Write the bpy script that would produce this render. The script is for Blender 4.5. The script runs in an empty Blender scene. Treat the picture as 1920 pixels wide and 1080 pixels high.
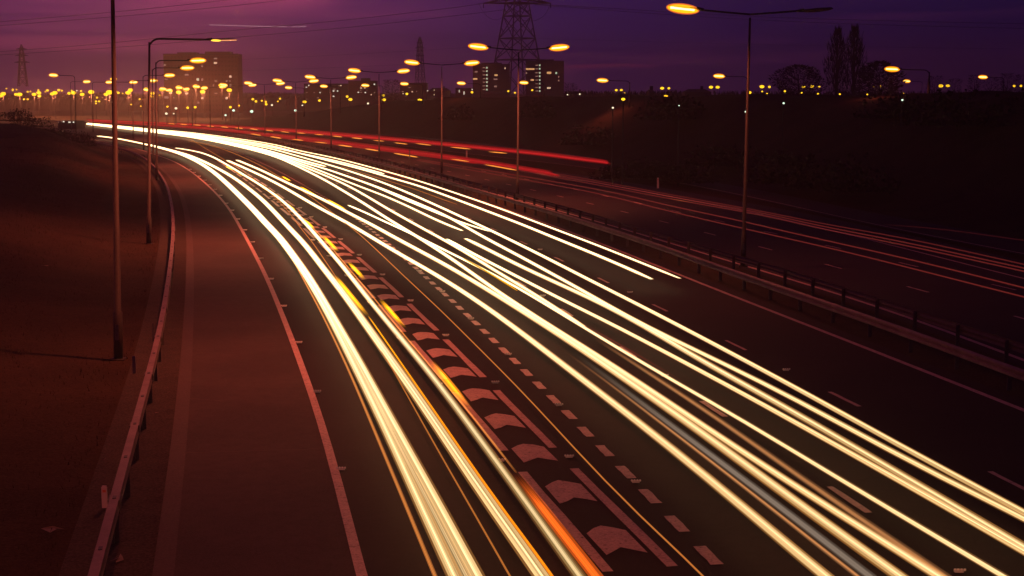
import bpy, math, random
import numpy as np
from mathutils import Vector, Matrix
random.seed(7); rng = np.random.default_rng(7)
C = bpy.context.scene.collection
SC = bpy.context.scene

# ------------------------------------------------------------------ camera
F, HY, CX, CY, CAMH = 2780.0, 188.0, 960.0, 540.0, 8.0
PITCH = math.atan((CY-HY)/F)
cam_d = bpy.data.cameras.new("camera"); cam = bpy.data.objects.new("camera", cam_d); C.objects.link(cam)
cam.location = (0, 0, CAMH); cam.rotation_euler = (math.pi/2-PITCH, 0, 0)
cam_d.sensor_width = 36; cam_d.lens = F/1920*36; cam_d.clip_start = .1; cam_d.clip_end = 12000
SC.camera = cam

# ------------------------------------------------------------------ view, sky
SC.view_settings.view_transform = 'Standard'; SC.view_settings.look = 'None'
SC.view_settings.exposure = 0; SC.view_settings.gamma = 1
SC.cycles.max_bounces = 5; SC.cycles.diffuse_bounces = 2; SC.cycles.transparent_max_bounces = 24
SC.cycles.use_denoising = True
SC.cycles.sample_clamp_indirect = 2.0

def s2l(c):
    return tuple((v/255/12.92 if v/255 <= .04045 else ((v/255+.055)/1.055)**2.4) for v in c)

class NT:
    def __init__(s, tree): s.t = tree; s.n = tree.nodes; s.l = tree.links; s.n.clear()
    def add(s, kind, **kw):
        n = s.n.new(kind)
        for k, v in kw.items():
            if k == 'ins':
                for a, b in v.items():
                    if hasattr(b, 'is_output') or isinstance(b, bpy.types.NodeSocket): s.l.new(b, n.inputs[a])
                    else: n.inputs[a].default_value = b
            else: setattr(n, k, v)
        return n
    def math(s, op, a, b=0.0, clamp=False):
        n = s.add('ShaderNodeMath', operation=op, ins={0: a, 1: b}); n.use_clamp = clamp; return n.outputs[0]
    def ramp(s, fac, stops):
        n = s.add('ShaderNodeValToRGB'); s.l.new(fac, n.inputs[0])
        e = n.color_ramp.elements
        while len(e) < len(stops): e.new(.5)
        for i, (p, c) in enumerate(stops): e[i].position = p; e[i].color = (*c, 1) if len(c) == 3 else c
        return n.outputs[0]
    def mix(s, fac, a, b, typ='MIX'):
        n = s.add('ShaderNodeMixRGB', blend_type=typ, ins={0: fac, 1: a, 2: b}); return n.outputs[0]
    def maprange(s, v, a, b, c=0.0, d=1.0, smooth=True):
        n = s.add('ShaderNodeMapRange', ins={0: v, 1: a, 2: b, 3: c, 4: d})
        if smooth: n.interpolation_type = 'SMOOTHSTEP'
        return n.outputs[0]

world = bpy.data.worlds.new("World"); SC.world = world; world.use_nodes = True
w = NT(world.node_tree)
tc = w.add('ShaderNodeTexCoord')
sep = w.add('ShaderNodeSeparateXYZ', ins={0: tc.outputs['Generated']})
az = w.math('ARCTAN2', sep.outputs[0], sep.outputs[1])         # radians, 0 = straight ahead, minus = left
elv = w.math('ARCSINE', sep.outputs[2])
fa = w.maprange(az, -.38, .38, smooth=False)
hi = w.ramp(fa, [(0, s2l((74, 29, 84))), (.2, s2l((116, 44, 96))), (.34, s2l((98, 40, 94))), (.52, s2l((50, 25, 84))), (.74, s2l((27, 15, 62))), (1, s2l((16, 10, 48)))])
lo = w.ramp(fa, [(0, s2l((70, 30, 76))), (.2, s2l((112, 46, 84))), (.34, s2l((104, 42, 80))), (.5, s2l((62, 30, 78))), (.68, s2l((42, 20, 60))), (.86, s2l((38, 15, 44))), (1, s2l((22, 9, 32)))])
fe = w.maprange(elv, 0.0, .062)
sky = w.mix(fe, lo, hi)
mp = w.add('ShaderNodeMapping', ins={0: tc.outputs['Generated']}); mp.inputs['Scale'].default_value = (3.2, 3.2, 55)
mp.inputs['Location'].default_value = (.33, .1, .42)
nz = w.add('ShaderNodeTexNoise', ins={'Vector': mp.outputs[0], 'Scale': 1.25, 'Detail': 5.0, 'Roughness': .5})
band = w.maprange(nz.outputs[0], .5, .68)
pinkamt = w.math('MULTIPLY', band, w.ramp(fa, [(0, (.75,)*3), (.3, (.65,)*3), (.5, (.18,)*3), (.62, (.14,)*3), (1, (.02,)*3)]))
sky = w.mix(pinkamt, sky, s2l((140, 58, 104)) + (1,))
dark = w.math('MULTIPLY', w.maprange(nz.outputs[0], .5, .33), .34)
sky = w.mix(dark, sky, s2l((44, 20, 66)) + (1,))
# one long thin red cloud bar low in the middle right, as azimuth / elevation band
bn = w.add('ShaderNodeTexNoise', ins={'Vector': mp.outputs[0], 'Scale': 4.0, 'Detail': 4.0})
def cloud_bar(sky, el0, half, a0, a1, amt, col, wob=.006):
    cen = w.math('ADD', el0, w.math('MULTIPLY', w.math('SUBTRACT', bn.outputs[0], .5), wob))
    inside = w.maprange(w.math('ABSOLUTE', w.math('SUBTRACT', elv, cen)), 0.0, half, 1.0, 0.0)
    f = (a1-a0)*.3
    lim = w.math('MULTIPLY', w.maprange(az, a0, a0+f), w.maprange(az, a1-f, a1, 1.0, 0.0))
    rag = w.maprange(nz.outputs[0], .25, .6, .35, 1.0)
    return w.mix(w.math('MULTIPLY', w.math('MULTIPLY', inside, lim), w.math('MULTIPLY', rag, amt)), sky, s2l(col)+(1,))
sky = cloud_bar(sky, .0222, .0022, .022, .105, .85, (112, 38, 74))
sky = cloud_bar(sky, .036, .008, -.46, -.15, .75, (165, 64, 108), .01)
sky = cloud_bar(sky, .0655, .005, -.36, -.24, .6, (150, 62, 112))
sky = cloud_bar(sky, .070, .018, -.27, -.10, .9, (176, 70, 116))
sky = cloud_bar(sky, .026, .006, -.26, -.13, .45, (128, 52, 88))
sky = cloud_bar(sky, .052, .006, -.5, -.30, .45, (48, 24, 74), .01)
up = w.maprange(elv, .08, 1.0)
sky = w.mix(up, sky, s2l((19, 11, 34)) + (1,))
bg = w.add('ShaderNodeBackground', ins={0: sky, 1: 1.12})
wo = w.add('ShaderNodeOutputWorld', ins={0: bg.outputs[0]})

# ------------------------------------------------------------------ pixel ray -> point of the place
fw = np.array([0, math.cos(PITCH), -math.sin(PITCH)]); upv = np.array([0, math.sin(PITCH), math.cos(PITCH)])
def ray(x, y): return fw + (x-CX)/F*np.array([1, 0, 0]) + (CY-y)/F*upv
def at(x, y, z=0.0):
    r = ray(x, y); t = (z-CAMH)/r[2]; p = r*t; return np.array([p[0], p[1], z])
def atd(x, y, d):
    r = ray(x, y); t = d/r[1]; return np.array([r[0]*t, d, CAMH+r[2]*t])
def chaikin(P, n=2):
    P = np.asarray(P, float)
    for _ in range(n):
        Q = [P[0]]
        for a, b in zip(P[:-1], P[1:]): Q += [a*.75+b*.25, a*.25+b*.75]
        P = np.array(Q+[P[-1]])
    return P
def resample(P, step=None, n=None):
    P = np.asarray(P, float); s = np.r_[0, np.cumsum(np.linalg.norm(np.diff(P, axis=0), axis=1))]
    if n is None: n = max(2, int(round(s[-1]/step))+1)
    t = np.linspace(0, s[-1], n)
    return np.stack([np.interp(t, s, P[:, k]) for k in range(P.shape[1])], 1)
def curve(pix, z=0.0, ext0=0.0, ext1=0.0, ch=2, smooth=2, step=3.0):
    """traced points -> smooth world line at height z, far end first; ext0/ext1 lengthen its ends in metres"""
    pix = np.array(pix, float); P = np.array([at(x, y, z) for x, y in chaikin(pix[:, :2], ch)])
    if P[0, 1] < P[-1, 1]: P = P[::-1]
    P = resample(P, step)
    for _ in range(smooth*3):
        Q = P.copy(); Q[1:-1] = (P[:-2]+2*P[1:-1]+P[2:])/4; P = Q
    if ext0: k = min(6, len(P)-1); t = P[0]-P[k]; t /= np.linalg.norm(t); P = np.vstack([[P[0]+t*ext0], P])
    if ext1: k = min(6, len(P)-1); t = P[-1]-P[-1-k]; t /= np.linalg.norm(t); P = np.vstack([P, [P[-1]+t*ext1]])
    return resample(P, step)
def normals(P):
    T = np.gradient(P[:, :2], axis=0); T /= np.maximum(np.linalg.norm(T, axis=1), 1e-9)[:, None]
    return np.stack([T[:, 1], -T[:, 0]], 1)*-1          # far -> near travel; returned normal points to the RIGHT of the picture
def offset(P, d):
    Q = P.copy(); Q[:, :2] += normals(P)*d; return Q
def arclen(P): return np.r_[0, np.cumsum(np.linalg.norm(np.diff(P[:, :2], axis=0), axis=1))]
def along(P, t):
    s = arclen(P); return np.array([np.interp(t, s, P[:, k]) for k in range(3)])
def project_s(P, q):
    s = arclen(P); d = np.linalg.norm(P[:, :2]-q[:2], axis=1); i = int(np.argmin(d))
    best, bs = 1e9, s[i]
    for j in (i-1, i):
        if 0 <= j < len(P)-1:
            a, b = P[j, :2], P[j+1, :2]; u = np.clip(np.dot(q[:2]-a, b-a)/np.dot(b-a, b-a), 0, 1)
            dd = np.linalg.norm(a+u*(b-a)-q[:2])
            if dd < best: best, bs = dd, s[j]+u*(s[j+1]-s[j])
    return bs

# ------------------------------------------------------------------ materials
MATS = {}
def M(name, col, rough=.8, noise=None, bump=0.0, bscale=40, metal=0.0, spec=.3):
    """col: base colour (linear); noise: (scale, other colour, sharpness)"""
    if name in MATS: return MATS[name]
    m = bpy.data.materials.new(name); m.use_nodes = True; t = NT(m.node_tree)
    b = t.add('ShaderNodeBsdfPrincipled', ins={'Roughness': rough, 'Metallic': metal})
    b.inputs['Specular IOR Level'].default_value = spec
    tcn = t.add('ShaderNodeTexCoord'); crd = tcn.outputs['Object']
    if noise:
        n = t.add('ShaderNodeTexNoise', ins={'Vector': crd, 'Scale': noise[0], 'Detail': 6.0, 'Roughness': .6})
        f = t.maprange(n.outputs[0], .5-noise[2], .5+noise[2])
        c = t.mix(f, (*col, 1), (*noise[1], 1))
        n2 = t.add('ShaderNodeTexNoise', ins={'Vector': crd, 'Scale': noise[0]*14, 'Detail': 4.0})
        c = t.mix(t.maprange(n2.outputs[0], .35, .7, 0, .45), c, (*[v*.45 for v in col], 1))
        n3 = t.add('ShaderNodeTexNoise', ins={'Vector': crd, 'Scale': 17.0, 'Detail': 3.0, 'Roughness': .8})
        c = t.mix(t.maprange(n3.outputs[0], .38, .62, 0, .5), c, (*[v*1.9 for v in noise[1]], 1))
        t.l.new(c, b.inputs[0])
    else: b.inputs[0].default_value = (*col, 1)
    if bump:
        nb = t.add('ShaderNodeTexNoise', ins={'Vector': crd, 'Scale': float(bscale), 'Detail': 5.0})
        bp = t.add('ShaderNodeBump', ins={'Height': nb.outputs[0], 'Strength': bump, 'Distance': .03}); t.l.new(bp.outputs[0], b.inputs['Normal'])
    t.add('ShaderNodeOutputMaterial', ins={0: b.outputs[0]})
    MATS[name] = m; return m
def E(name, col, sampled=True, attr=None, mixt=None):
    if name in MATS: return MATS[name]
    m = bpy.data.materials.new(name); m.use_nodes = True; t = NT(m.node_tree)
    e = t.add('ShaderNodeEmission', ins={1: 1.0})
    if attr: a = t.add('ShaderNodeAttribute', attribute_name=attr); t.l.new(a.outputs['Color'], e.inputs[0])
    else:
        k = max(1.0, max(col)); e.inputs[0].default_value = (*[v/k for v in col], 1); e.inputs[1].default_value = k
    out = e.outputs[0]
    if mixt is not None:
        tr = t.add('ShaderNodeBsdfTransparent'); mx = t.add('ShaderNodeMixShader', ins={0: mixt, 1: tr.outputs[0], 2: e.outputs[0]}); out = mx.outputs[0]
    t.add('ShaderNodeOutputMaterial', ins={0: out})
    m.cycles.emission_sampling = 'AUTO' if sampled else 'NONE'
    MATS[name] = m; return m

asphalt = M('asphalt', (.027, .0145, .0135), .85, (.30, (.018, .010, .0095), .14), .5, 55, spec=.25)
asphalt_old = M('worn_asphalt', (.078, .052, .042), .88, (.22, (.050, .034, .030), .14), .5, 55, spec=.2)
asphalt_far = M('far_asphalt', (.032, .022, .024), .85, (.3, (.022, .015, .018), .2), .3, 40, spec=.2)
gravel = M('gravel', (.035, .028, .024), .95, (1.5, (.06, .045, .035), .2), .9, 18, spec=.1)
grass_m = M('grass', (.022, .015, .010), .95, (.28, (.042, .025, .016), .16), .8, 9, spec=.05)
soil = M('soil', (.030, .026, .020), .95, (.8, (.055, .042, .028), .2), .9, 12, spec=.05)
paint_m = M('road_paint', (.66, .40, .36), .7, (2.2, (.40, .26, .24), .25), .3, 60, spec=.2)
def wear(m):
    t = m.node_tree; b = next(n for n in t.nodes if n.type == 'BSDF_PRINCIPLED'); src = b.inputs[0].links[0].from_socket
    tcn = t.nodes.new('ShaderNodeTexCoord'); n = t.nodes.new('ShaderNodeTexNoise'); n.inputs['Scale'].default_value = 9; n.inputs['Detail'].default_value = 9; n.inputs['Roughness'].default_value = .75
    t.links.new(tcn.outputs['Object'], n.inputs['Vector']); r = t.nodes.new('ShaderNodeMapRange'); r.inputs[1].default_value = .56; r.inputs[2].default_value = .64; r.inputs[4].default_value = .8
    t.links.new(n.outputs[0], r.inputs[0]); mx = t.nodes.new('ShaderNodeMixRGB'); t.links.new(r.outputs[0], mx.inputs[0]); t.links.new(src, mx.inputs[1]); mx.inputs[2].default_value = (.06, .04, .038, 1)
    t.links.new(mx.outputs[0], b.inputs[0])
wear(paint_m)
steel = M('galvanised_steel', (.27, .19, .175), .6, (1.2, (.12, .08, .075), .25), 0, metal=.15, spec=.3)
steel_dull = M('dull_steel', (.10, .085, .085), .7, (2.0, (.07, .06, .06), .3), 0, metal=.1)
pole_m = M('lamp_column_steel', (.036, .026, .025), .7, (1.5, (.024, .018, .017), .3), 0)
lattice_m = M('pylon_steel', (.03, .025, .03), .8)
cable_m = M('cable', (.015, .012, .018), .8)
twig_m = M('twigs', (.022, .016, .016), .95)
leaf_m = M('foliage', (.030, .026, .014), .95, (2.0, (.018, .015, .010), .2))
bark_m = M('bark', (.04, .03, .025), .95)
white_p = M('white_post_plastic', (.65, .5, .42), .6)
blackp = M('black_plastic', (.02, .02, .02), .5)
conc = M('concrete_panel', (.15, .055, .042), .9, (.15, (.12, .045, .035), .25))
conc_dark = M('dark_brick', (.045, .028, .032), .9, (.2, (.03, .02, .024), .25))
roof_m = M('roof_felt', (.05, .04, .04), .9)

# ------------------------------------------------------------------ object helpers
def tag(o, label=None, cat=None, group=None, kind=None):
    if label: o['label'] = label
    if cat: o['category'] = cat
    if group: o['group'] = group
    if kind: o['kind'] = kind
    return o
def mesh(name, V, Fc, mats, parent=None, smooth=False, loc=None, mi=None, attr=None):
    me = bpy.data.meshes.new(name); me.from_pydata([tuple(v) for v in V], [], [tuple(f) for f in Fc])
    for m in (mats if isinstance(mats, (list, tuple)) else [mats]): me.materials.append(m)
    if mi is not None: me.polygons.foreach_set('material_index', mi)
    if smooth: me.polygons.foreach_set('use_smooth', [True]*len(me.polygons))
    if attr is not None:
        a = me.color_attributes.new('emit', 'FLOAT_COLOR', 'POINT')
        A = np.ones((len(V), 4), np.float32); A[:, :3] = attr; a.data.foreach_set('color', A.ravel())
    me.update()
    o = bpy.data.objects.new(name, me); C.objects.link(o)
    if loc is not None: o.location = loc
    if parent: o.parent = parent
    return o
def empty(name, loc=(0, 0, 0), rz=0.0):
    o = bpy.data.objects.new(name, None); C.objects.link(o); o.location = loc; o.rotation_euler = (0, 0, rz)
    o.empty_display_size = .2; return o
class G:
    """collects geometry for one mesh"""
    def __init__(s): s.V = []; s.F = []
    def box(s, c, d, R=None):
        i = len(s.V)
        for sx in (-1, 1):
            for sy in (-1, 1):
                for sz in (-1, 1):
                    v = np.array([sx*d[0]/2, sy*d[1]/2, sz*d[2]/2])
                    if R is not None: v = R@v
                    s.V.append(np.array(c)+v)
        for f in ((0, 1, 3, 2), (4, 6, 7, 5), (0, 4, 5, 1), (2, 3, 7, 6), (0, 2, 6, 4), (1, 5, 7, 3)): s.F.append([i+k for k in f])
        return s
    def tube(s, P, r, n=6, cap=True):
        P = np.asarray(P, float); i = len(s.V); m = len(P)
        R = np.full(m, r) if np.isscalar(r) else np.asarray(r, float)
        T = np.gradient(P, axis=0); T /= np.maximum(np.linalg.norm(T, axis=1), 1e-9)[:, None]
        for k in range(m):
            t = T[k]; u = np.array([0, 0, 1.]) if abs(t[2]) < .9 else np.array([1., 0, 0])
            a = np.cross(t, u); a /= np.linalg.norm(a); b = np.cross(a, t)
            for j in range(n):
                q = 2*math.pi*j/n; s.V.append(P[k]+R[k]*(math.cos(q)*a+math.sin(q)*b))
        for k in range(m-1):
            for j in range(n):
                s.F.append((i+k*n+j, i+k*n+(j+1) % n, i+(k+1)*n+(j+1) % n, i+(k+1)*n+j))
        if cap: s.F.append([i+j for j in range(n)][::-1]); s.F.append([i+(m-1)*n+j for j in range(n)])
        return s
    def bar(s, a, b, w):
        return s.tube([a, b], w/2*1.2, 4)
    def ellipsoid(s, c, r, n=12, m=8, R=None):
        i = len(s.V)
        for a in range(m+1):
            th = math.pi*a/m
            for b in range(n):
                ph = 2*math.pi*b/n
                v = np.array([r[0]*math.cos(th), r[1]*math.sin(th)*math.cos(ph), r[2]*math.sin(th)*math.sin(ph)])
                if R is not None: v = R@v
                s.V.append(np.array(c)+v)
        for a in range(m):
            for b in range(n): s.F.append((i+a*n+b, i+a*n+(b+1) % n, i+(a+1)*n+(b+1) % n, i+(a+1)*n+b))
        return s
    def sweep(s, P, prof, closed=True):
        """profile [(across, up)] swept along a line lying flat"""
        N = normals(P); i = len(s.V); n = len(prof)
        for k in range(len(P)):
            for (a, b) in prof: s.V.append([P[k, 0]+N[k, 0]*a, P[k, 1]+N[k, 1]*a, P[k, 2]+b])
        for k in range(len(P)-1):
            for j in range(n if closed else n-1):
                s.F.append((i+k*n+j, i+k*n+(j+1) % n, i+(k+1)*n+(j+1) % n, i+(k+1)*n+j))
        if closed: s.F.append([i+j for j in range(n)]); s.F.append([i+(len(P)-1)*n+j for j in range(n)][::-1])
        return s
    def build(s, name, mat, parent=None, smooth=False, loc=None, attr=None): return mesh(name, s.V, s.F, mat, parent, smooth, loc, attr=attr)
def strip(name, A, B, z, mat, n=160):
    A = resample(A, n=n); B = resample(B, n=n); V = []; Fc = []
    for a, b in zip(A, B):
        for k in range(5):
            q = a+(b-a)*k/4; V.append((q[0], q[1], z))
    for i in range(n-1):
        for k in range(4):
            j = i*5+k; Fc.append((j, j+1, j+6, j+5))
    o = mesh(name, V, Fc, mat); tag(o, kind='structure'); return o
ORD = ['first', 'second', 'third', 'fourth', 'fifth', 'sixth', 'seventh', 'eighth', 'ninth', 'tenth', 'eleventh', 'twelfth', 'thirteenth', 'fourteenth',
       'fifteenth', 'sixteenth', 'seventeenth', 'eighteenth', 'nineteenth', 'twentieth', 'twenty-first', 'twenty-second', 'twenty-third', 'twenty-fourth',
       'twenty-fifth', 'twenty-sixth', 'twenty-seventh', 'twenty-eighth', 'twenty-ninth', 'thirtieth', 'thirty-first', 'thirty-second', 'thirty-third', 'thirty-fourth', 'thirty-fifth', 'thirty-sixth', 'thirty-seventh', 'thirty-eighth', 'thirty-ninth', 'fortieth']

# ------------------------------------------------------------------ lines of the motorway (traced, far end first)
EDGE_L = curve([(205, 268), (250, 277), (292, 290), (330, 303.7), (360, 322.5), (390, 347.5), (412.5, 370), (432.5, 395), (450, 425), (465, 452.5), (482.5, 485), (502.5, 525), (520, 567.5), (537.5, 610), (554, 655), (578, 720), (603.5, 788), (621, 849), (645.7, 950), (675.7, 1069.5)], ext0=60, ext1=30)
SHO_L = curve([(190, 269), (240, 283), (278, 300), (308, 322), (330, 350), (342, 380), (349, 420), (351, 480), (348, 560), (340, 680), (325, 820), (307, 950), (288, 1075)], ext0=40, ext1=25)
BARR_L = curve([(60, 250), (140, 262), (185, 268), (220, 277), (253.7, 287.5), (275, 300), (292.5, 316), (310, 342.5), (317.5, 362.5), (323.7, 395), (325.5, 425), (324, 460), (318, 516), (302, 625), (274, 733), (238.3, 856), (209, 971.5), (180.5, 1076)], z=.6, ext0=60, ext1=16)
GR = curve([(427, 304), (455, 321), (500, 350), (540, 380), (559, 394), (581, 411), (605, 430), (634, 454), (670, 484.5), (711, 522), (765, 572.5), (834, 640.5), (924, 732.6), (1065, 880), (1245, 1058)], ext0=5, ext1=30)
SDASH = curve([(352, 262), (390, 270), (435, 282.5), (465, 295), (515, 317.5), (565, 346), (615, 375), (665, 409), (710, 444), (747.5, 477.5), (776, 503), (806, 530.5), (842, 563), (884, 602.5), (934.5, 652), (975, 693), (1024, 742), (1082, 801), (1154.8, 874.4), (1244.4, 969), (1300, 1025)], ext0=5, ext1=25)
EDGE_R = curve([(165, 236), (340, 248), (435, 260), (515, 272), (615, 297), (735, 326), (835, 355), (935, 388), (1032, 422), (1110, 450), (1165, 472), (1240, 502), (1332.6, 539), (1425, 576), (1518, 611), (1610, 648), (1703, 683), (1795.6, 722), (1920, 770)], ext0=120, ext1=45)
RAIL_N = curve([(165, 230.5), (340, 240), (435, 250), (515, 261), (615, 282.5), (735, 310), (835, 337.5), (947, 370), (1040, 396), (1115, 420), (1202, 446), (1320, 487.5), (1462, 537), (1573, 574), (1684, 609), (1795.6, 652), (1920, 696)], z=.7, ext0=120, ext1=38)
RAIL_F = curve([(165, 229.5), (340, 238.5), (435, 248), (497, 256), (621, 277), (712, 297), (835, 327.5), (970, 364), (1100, 397.5), (1240, 441), (1351, 470), (1462, 500), (1573, 537), (1684, 572), (1795.6, 607), (1920, 646)], z=.7, ext0=120, ext1=38)
EDGE_F = curve([(165, 233), (340, 245), (435, 254), (515, 265), (621, 285), (735, 312), (835, 338), (940, 367), (1050, 396), (1140, 421), (1240, 451), (1351, 485), (1440, 512), (1540, 540), (1640, 573), (1715, 598), (1800, 630), (1920, 676)], ext0=120, ext1=42)
EDGE_FR = curve([(165, 229.5), (320, 236), (497, 248.5), (620, 260), (740, 277), (860, 295), (1000, 317), (1120, 334), (1222, 350), (1278, 360.5), (1480, 396), (1582, 417), (1740, 452), (1920, 494)], ext0=120, ext1=60)
SLIP_L = curve([(165, 228.6), (320, 235), (497, 246.5), (620, 257.5), (740, 272), (860, 286), (971, 299), (1040, 306), (1135, 319), (1300, 347), (1450, 378), (1660, 426), (1920, 476)], ext0=120, ext1=60)
SLIP_R = curve([(165, 227.6), (320, 232.5), (497, 243.5), (620, 253), (772, 265), (860, 274), (971, 289), (1040, 297), (1140, 311), (1300, 336), (1450, 362), (1660, 406), (1920, 452)], ext0=120, ext1=60)

# ------------------------------------------------------------------ ground
def signed(PX, PY, L):
    """distance right of a far-to-near line (picture right positive), and arc position"""
    L = resample(L, 6.0); best = np.full(PX.shape, 1e9); sg = np.zeros(PX.shape)
    for a, b in zip(L[:-1], L[1:]):
        d = b[:2]-a[:2]; l2 = d@d; u = np.clip(((PX-a[0])*d[0]+(PY-a[1])*d[1])/l2, 0, 1)
        qx, qy = PX-(a[0]+u*d[0]), PY-(a[1]+u*d[1]); dd = np.hypot(qx, qy)
        cr = d[0]*qy-d[1]*qx           # >0 : left of far->near travel = picture right
        m = dd < best; best[m] = dd[m]; sg[m] = np.sign(cr)[m]
    return best*np.where(sg == 0, 1, sg)
def sm(a, b, x): t = np.clip((x-a)/(b-a), 0, 1); return t*t*(3-2*t)
LB2 = np.vstack([[BARR_L[0]+(BARR_L[0]-BARR_L[5])/np.linalg.norm(BARR_L[0]-BARR_L[5])*500], BARR_L, [BARR_L[-1]+np.array([-6, -60, 0])]])
SR2 = np.vstack([[SLIP_R[0]+(SLIP_R[0]-SLIP_R[5])/np.linalg.norm(SLIP_R[0]-SLIP_R[5])*500], SLIP_R, [SLIP_R[-1]+(SLIP_R[-1]-SLIP_R[-6])/np.linalg.norm(SLIP_R[-1]-SLIP_R[-6])*60]])
def ground_h(X, Y):
    X = np.asarray(X, float); Y = np.asarray(Y, float)
    dl = -signed(X, Y, LB2); dr = signed(X, Y, SR2)
    hl = sm(1.5, 13, dl)*(1.6+2.2*sm(60, 230, Y))*(1-.9*sm(50, 140, dl))
    crest = 8.55-7.9*sm(330, 560, Y)
    hr = sm(2.5, 24, dr)*crest*(1-.35*sm(60, 200, dr))
    n = np.sin(X*.21+Y*.13)*np.cos(Y*.17-X*.08)+.6*np.sin(X*.53+1.3)*np.sin(Y*.47)
    return -.08+hl*(1+.05*n)+hr*(1+.03*n)+.10*n*sm(2, 10, np.maximum(dl, dr))
def axis(lo, hi, fine0, fine1, step):
    a = list(np.arange(fine0, fine1+.1, step)); s = step
    while a[-1] < hi: s *= 1.25; a.append(a[-1]+s)
    s = step
    while a[0] > lo: s *= 1.25; a.insert(0, a[0]-s)
    return np.array(a)
gx = axis(-2600, 2600, -200, 110, 2.6); gy = axis(-80, 2600, -10, 420, 3.2)
XX, YY = np.meshgrid(gx, gy); ZZ = ground_h(XX, YY)
nx = len(gx); V = np.stack([XX.ravel(), YY.ravel(), ZZ.ravel()], 1)
idx = np.arange(V.shape[0]).reshape(XX.shape)
Fq = np.stack([idx[:-1, :-1], idx[:-1, 1:], idx[1:, 1:], idx[1:, :-1]], -1).reshape(-1, 4)
g = mesh('ground', V, Fq.tolist(), grass_m, smooth=True); tag(g, kind='structure')
def gz(x, y): return float(ground_h(np.array([x]), np.array([y]))[0])

NEAR_R = offset(EDGE_R, .7)
strip('near_carriageway', EDGE_L, NEAR_R, .0, asphalt)
strip('hard_shoulder', SHO_L, offset(EDGE_L, .06), .004, asphalt_old)
strip('shoulder_gravel', offset(BARR_L, -.8), offset(SHO_L, .05), -.012, gravel)
strip('shoulder_strip', offset(SHO_L, -.02), offset(SHO_L, .34), .008, M('gully_strip', (.088, .058, .048), .85, (.5, (.062, .042, .036), .3), .3, 40))
strip('central_reserve', offset(EDGE_R, .65), offset(EDGE_F, -.55), -.012, soil)
strip('far_carriageway', offset(EDGE_F, -.6), offset(EDGE_FR, .5), .0, asphalt_far)
strip('slip_road', offset(SLIP_L, -.4), offset(SLIP_R, .4), -.006, asphalt_far)

for (xa, ya, xb, yb) in ((352, 415, 412, 414), (338, 747, 420, 752), (346, 560, 500, 556), (330, 850, 610, 842)):
    a, b = at(xa, ya), at(xb, yb); g = G(); d_ = b-a; n_ = np.array([-d_[1], d_[0], 0]); n_ /= np.linalg.norm(n_); n = 12; 
    for k in range(n+1):
        q = a+d_*k/n+n_*random.uniform(-.03, .03); g.V += [(q[0]-n_[0]*.02, q[1]-n_[1]*.02, .0075), (q[0]+n_[0]*.025, q[1]+n_[1]*.025, .0075)]
    for k in range(n): g.F.append((2*k, 2*k+2, 2*k+3, 2*k+1))
    tag(g.build('road_joint', M('joint_seal', (.10, .062, .05) if ya < 500 else (.03, .02, .018), .9)), kind='structure')
# ------------------------------------------------------------------ road markings
def line_mark(name, P, width, z=.012, side=0.0):
    A, B = offset(P, side-width/2), offset(P, side+width/2)
    return strip(name, A, B, z, paint_m, n=max(60, len(P)))
def dashes(name, P, s0, period, length, width, z=.012, smax=None, smin=0, worn=False):
    g = G(); s = arclen(P); t = s0
    while t > smin: t -= period
    while t < (smax or s[-1])-length:
        if t > smin:
            Q = np.array([along(P, t+length*k/4) for k in range(5)]); N = normals(Q); i = len(g.V)
            for k in range(5):
                j0, j1 = (random.uniform(-.012, .012) for _ in range(2))
                g.V += [[Q[k, 0]-N[k, 0]*(width/2+j0), Q[k, 1]-N[k, 1]*(width/2+j0), z], [Q[k, 0]+N[k, 0]*(width/2+j1), Q[k, 1]+N[k, 1]*(width/2+j1), z]]
            for k in range(4): g.F.append((i+2*k, i+2*k+1, i+2*k+3, i+2*k+2))
        t += period
    o = g.build(name, paint_m); tag(o, kind='structure'); return o
line_mark('shoulder_edge_line', EDGE_L, .19)
line_mark('reserve_edge_line', EDGE_R, .2)
line_mark('far_reserve_edge_line', EDGE_F, .2)
line_mark('far_shoulder_edge_line', offset(EDGE_FR, -3.0), .16)
line_mark('slip_edge_line', SLIP_L, .1)
GRc = offset(GR, .1); GLc = offset(GR, -1.06)
sg = project_s(GR, at(1065, 880))
dashes('hatch_border_right', GRc, sg, 9.0, 7.0, .2)
dashes('hatch_border_left', GLc, sg, 9.0, 7.0, .2)
sd = project_s(SDASH, at(1244.4, 969))
dashes('lane_separator_dashes', offset(SDASH, .1), sd, 2.0, 1.08, .22)
ML1 = curve([(560, 297), (735, 352), (860, 400), (975, 452.5), (1040, 482), (1121, 521), (1225, 571), (1366, 641), (1564, 739), (1884, 899)], ext1=30)
ML2 = curve([(560, 312), (735, 390), (830, 447), (902, 487), (969, 527.5), (1051, 578), (1130, 630), (1317, 752.5), (1562, 918), (1760, 1050)], ext1=25)
dashes('lane_line_fast', ML1, project_s(ML1, at(1225, 571)), 9.0, 2.0, .13)
dashes('lane_line_middle', ML2, project_s(ML2, at(1317, 752.5)), 9.0, 2.0, .15)
FD1 = curve([(700, 293), (850, 323), (1006, 358), (1054, 369), (1107.5, 382.5), (1169, 397), (1241, 415), (1324, 437), (1426, 463), (1546, 495.5), (1705, 538), (1905, 594)], ext1=20)
FD2 = curve([(850, 311), (1000, 338), (1195, 380.5), (1261, 395), (1342.5, 413), (1433, 434), (1546, 459), (1684, 492), (1857.5, 533)], ext1=20)
dashes('far_lane_line_fast', FD1, project_s(FD1, at(1546, 495.5)), 9.0, 2.0, .13)
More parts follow.
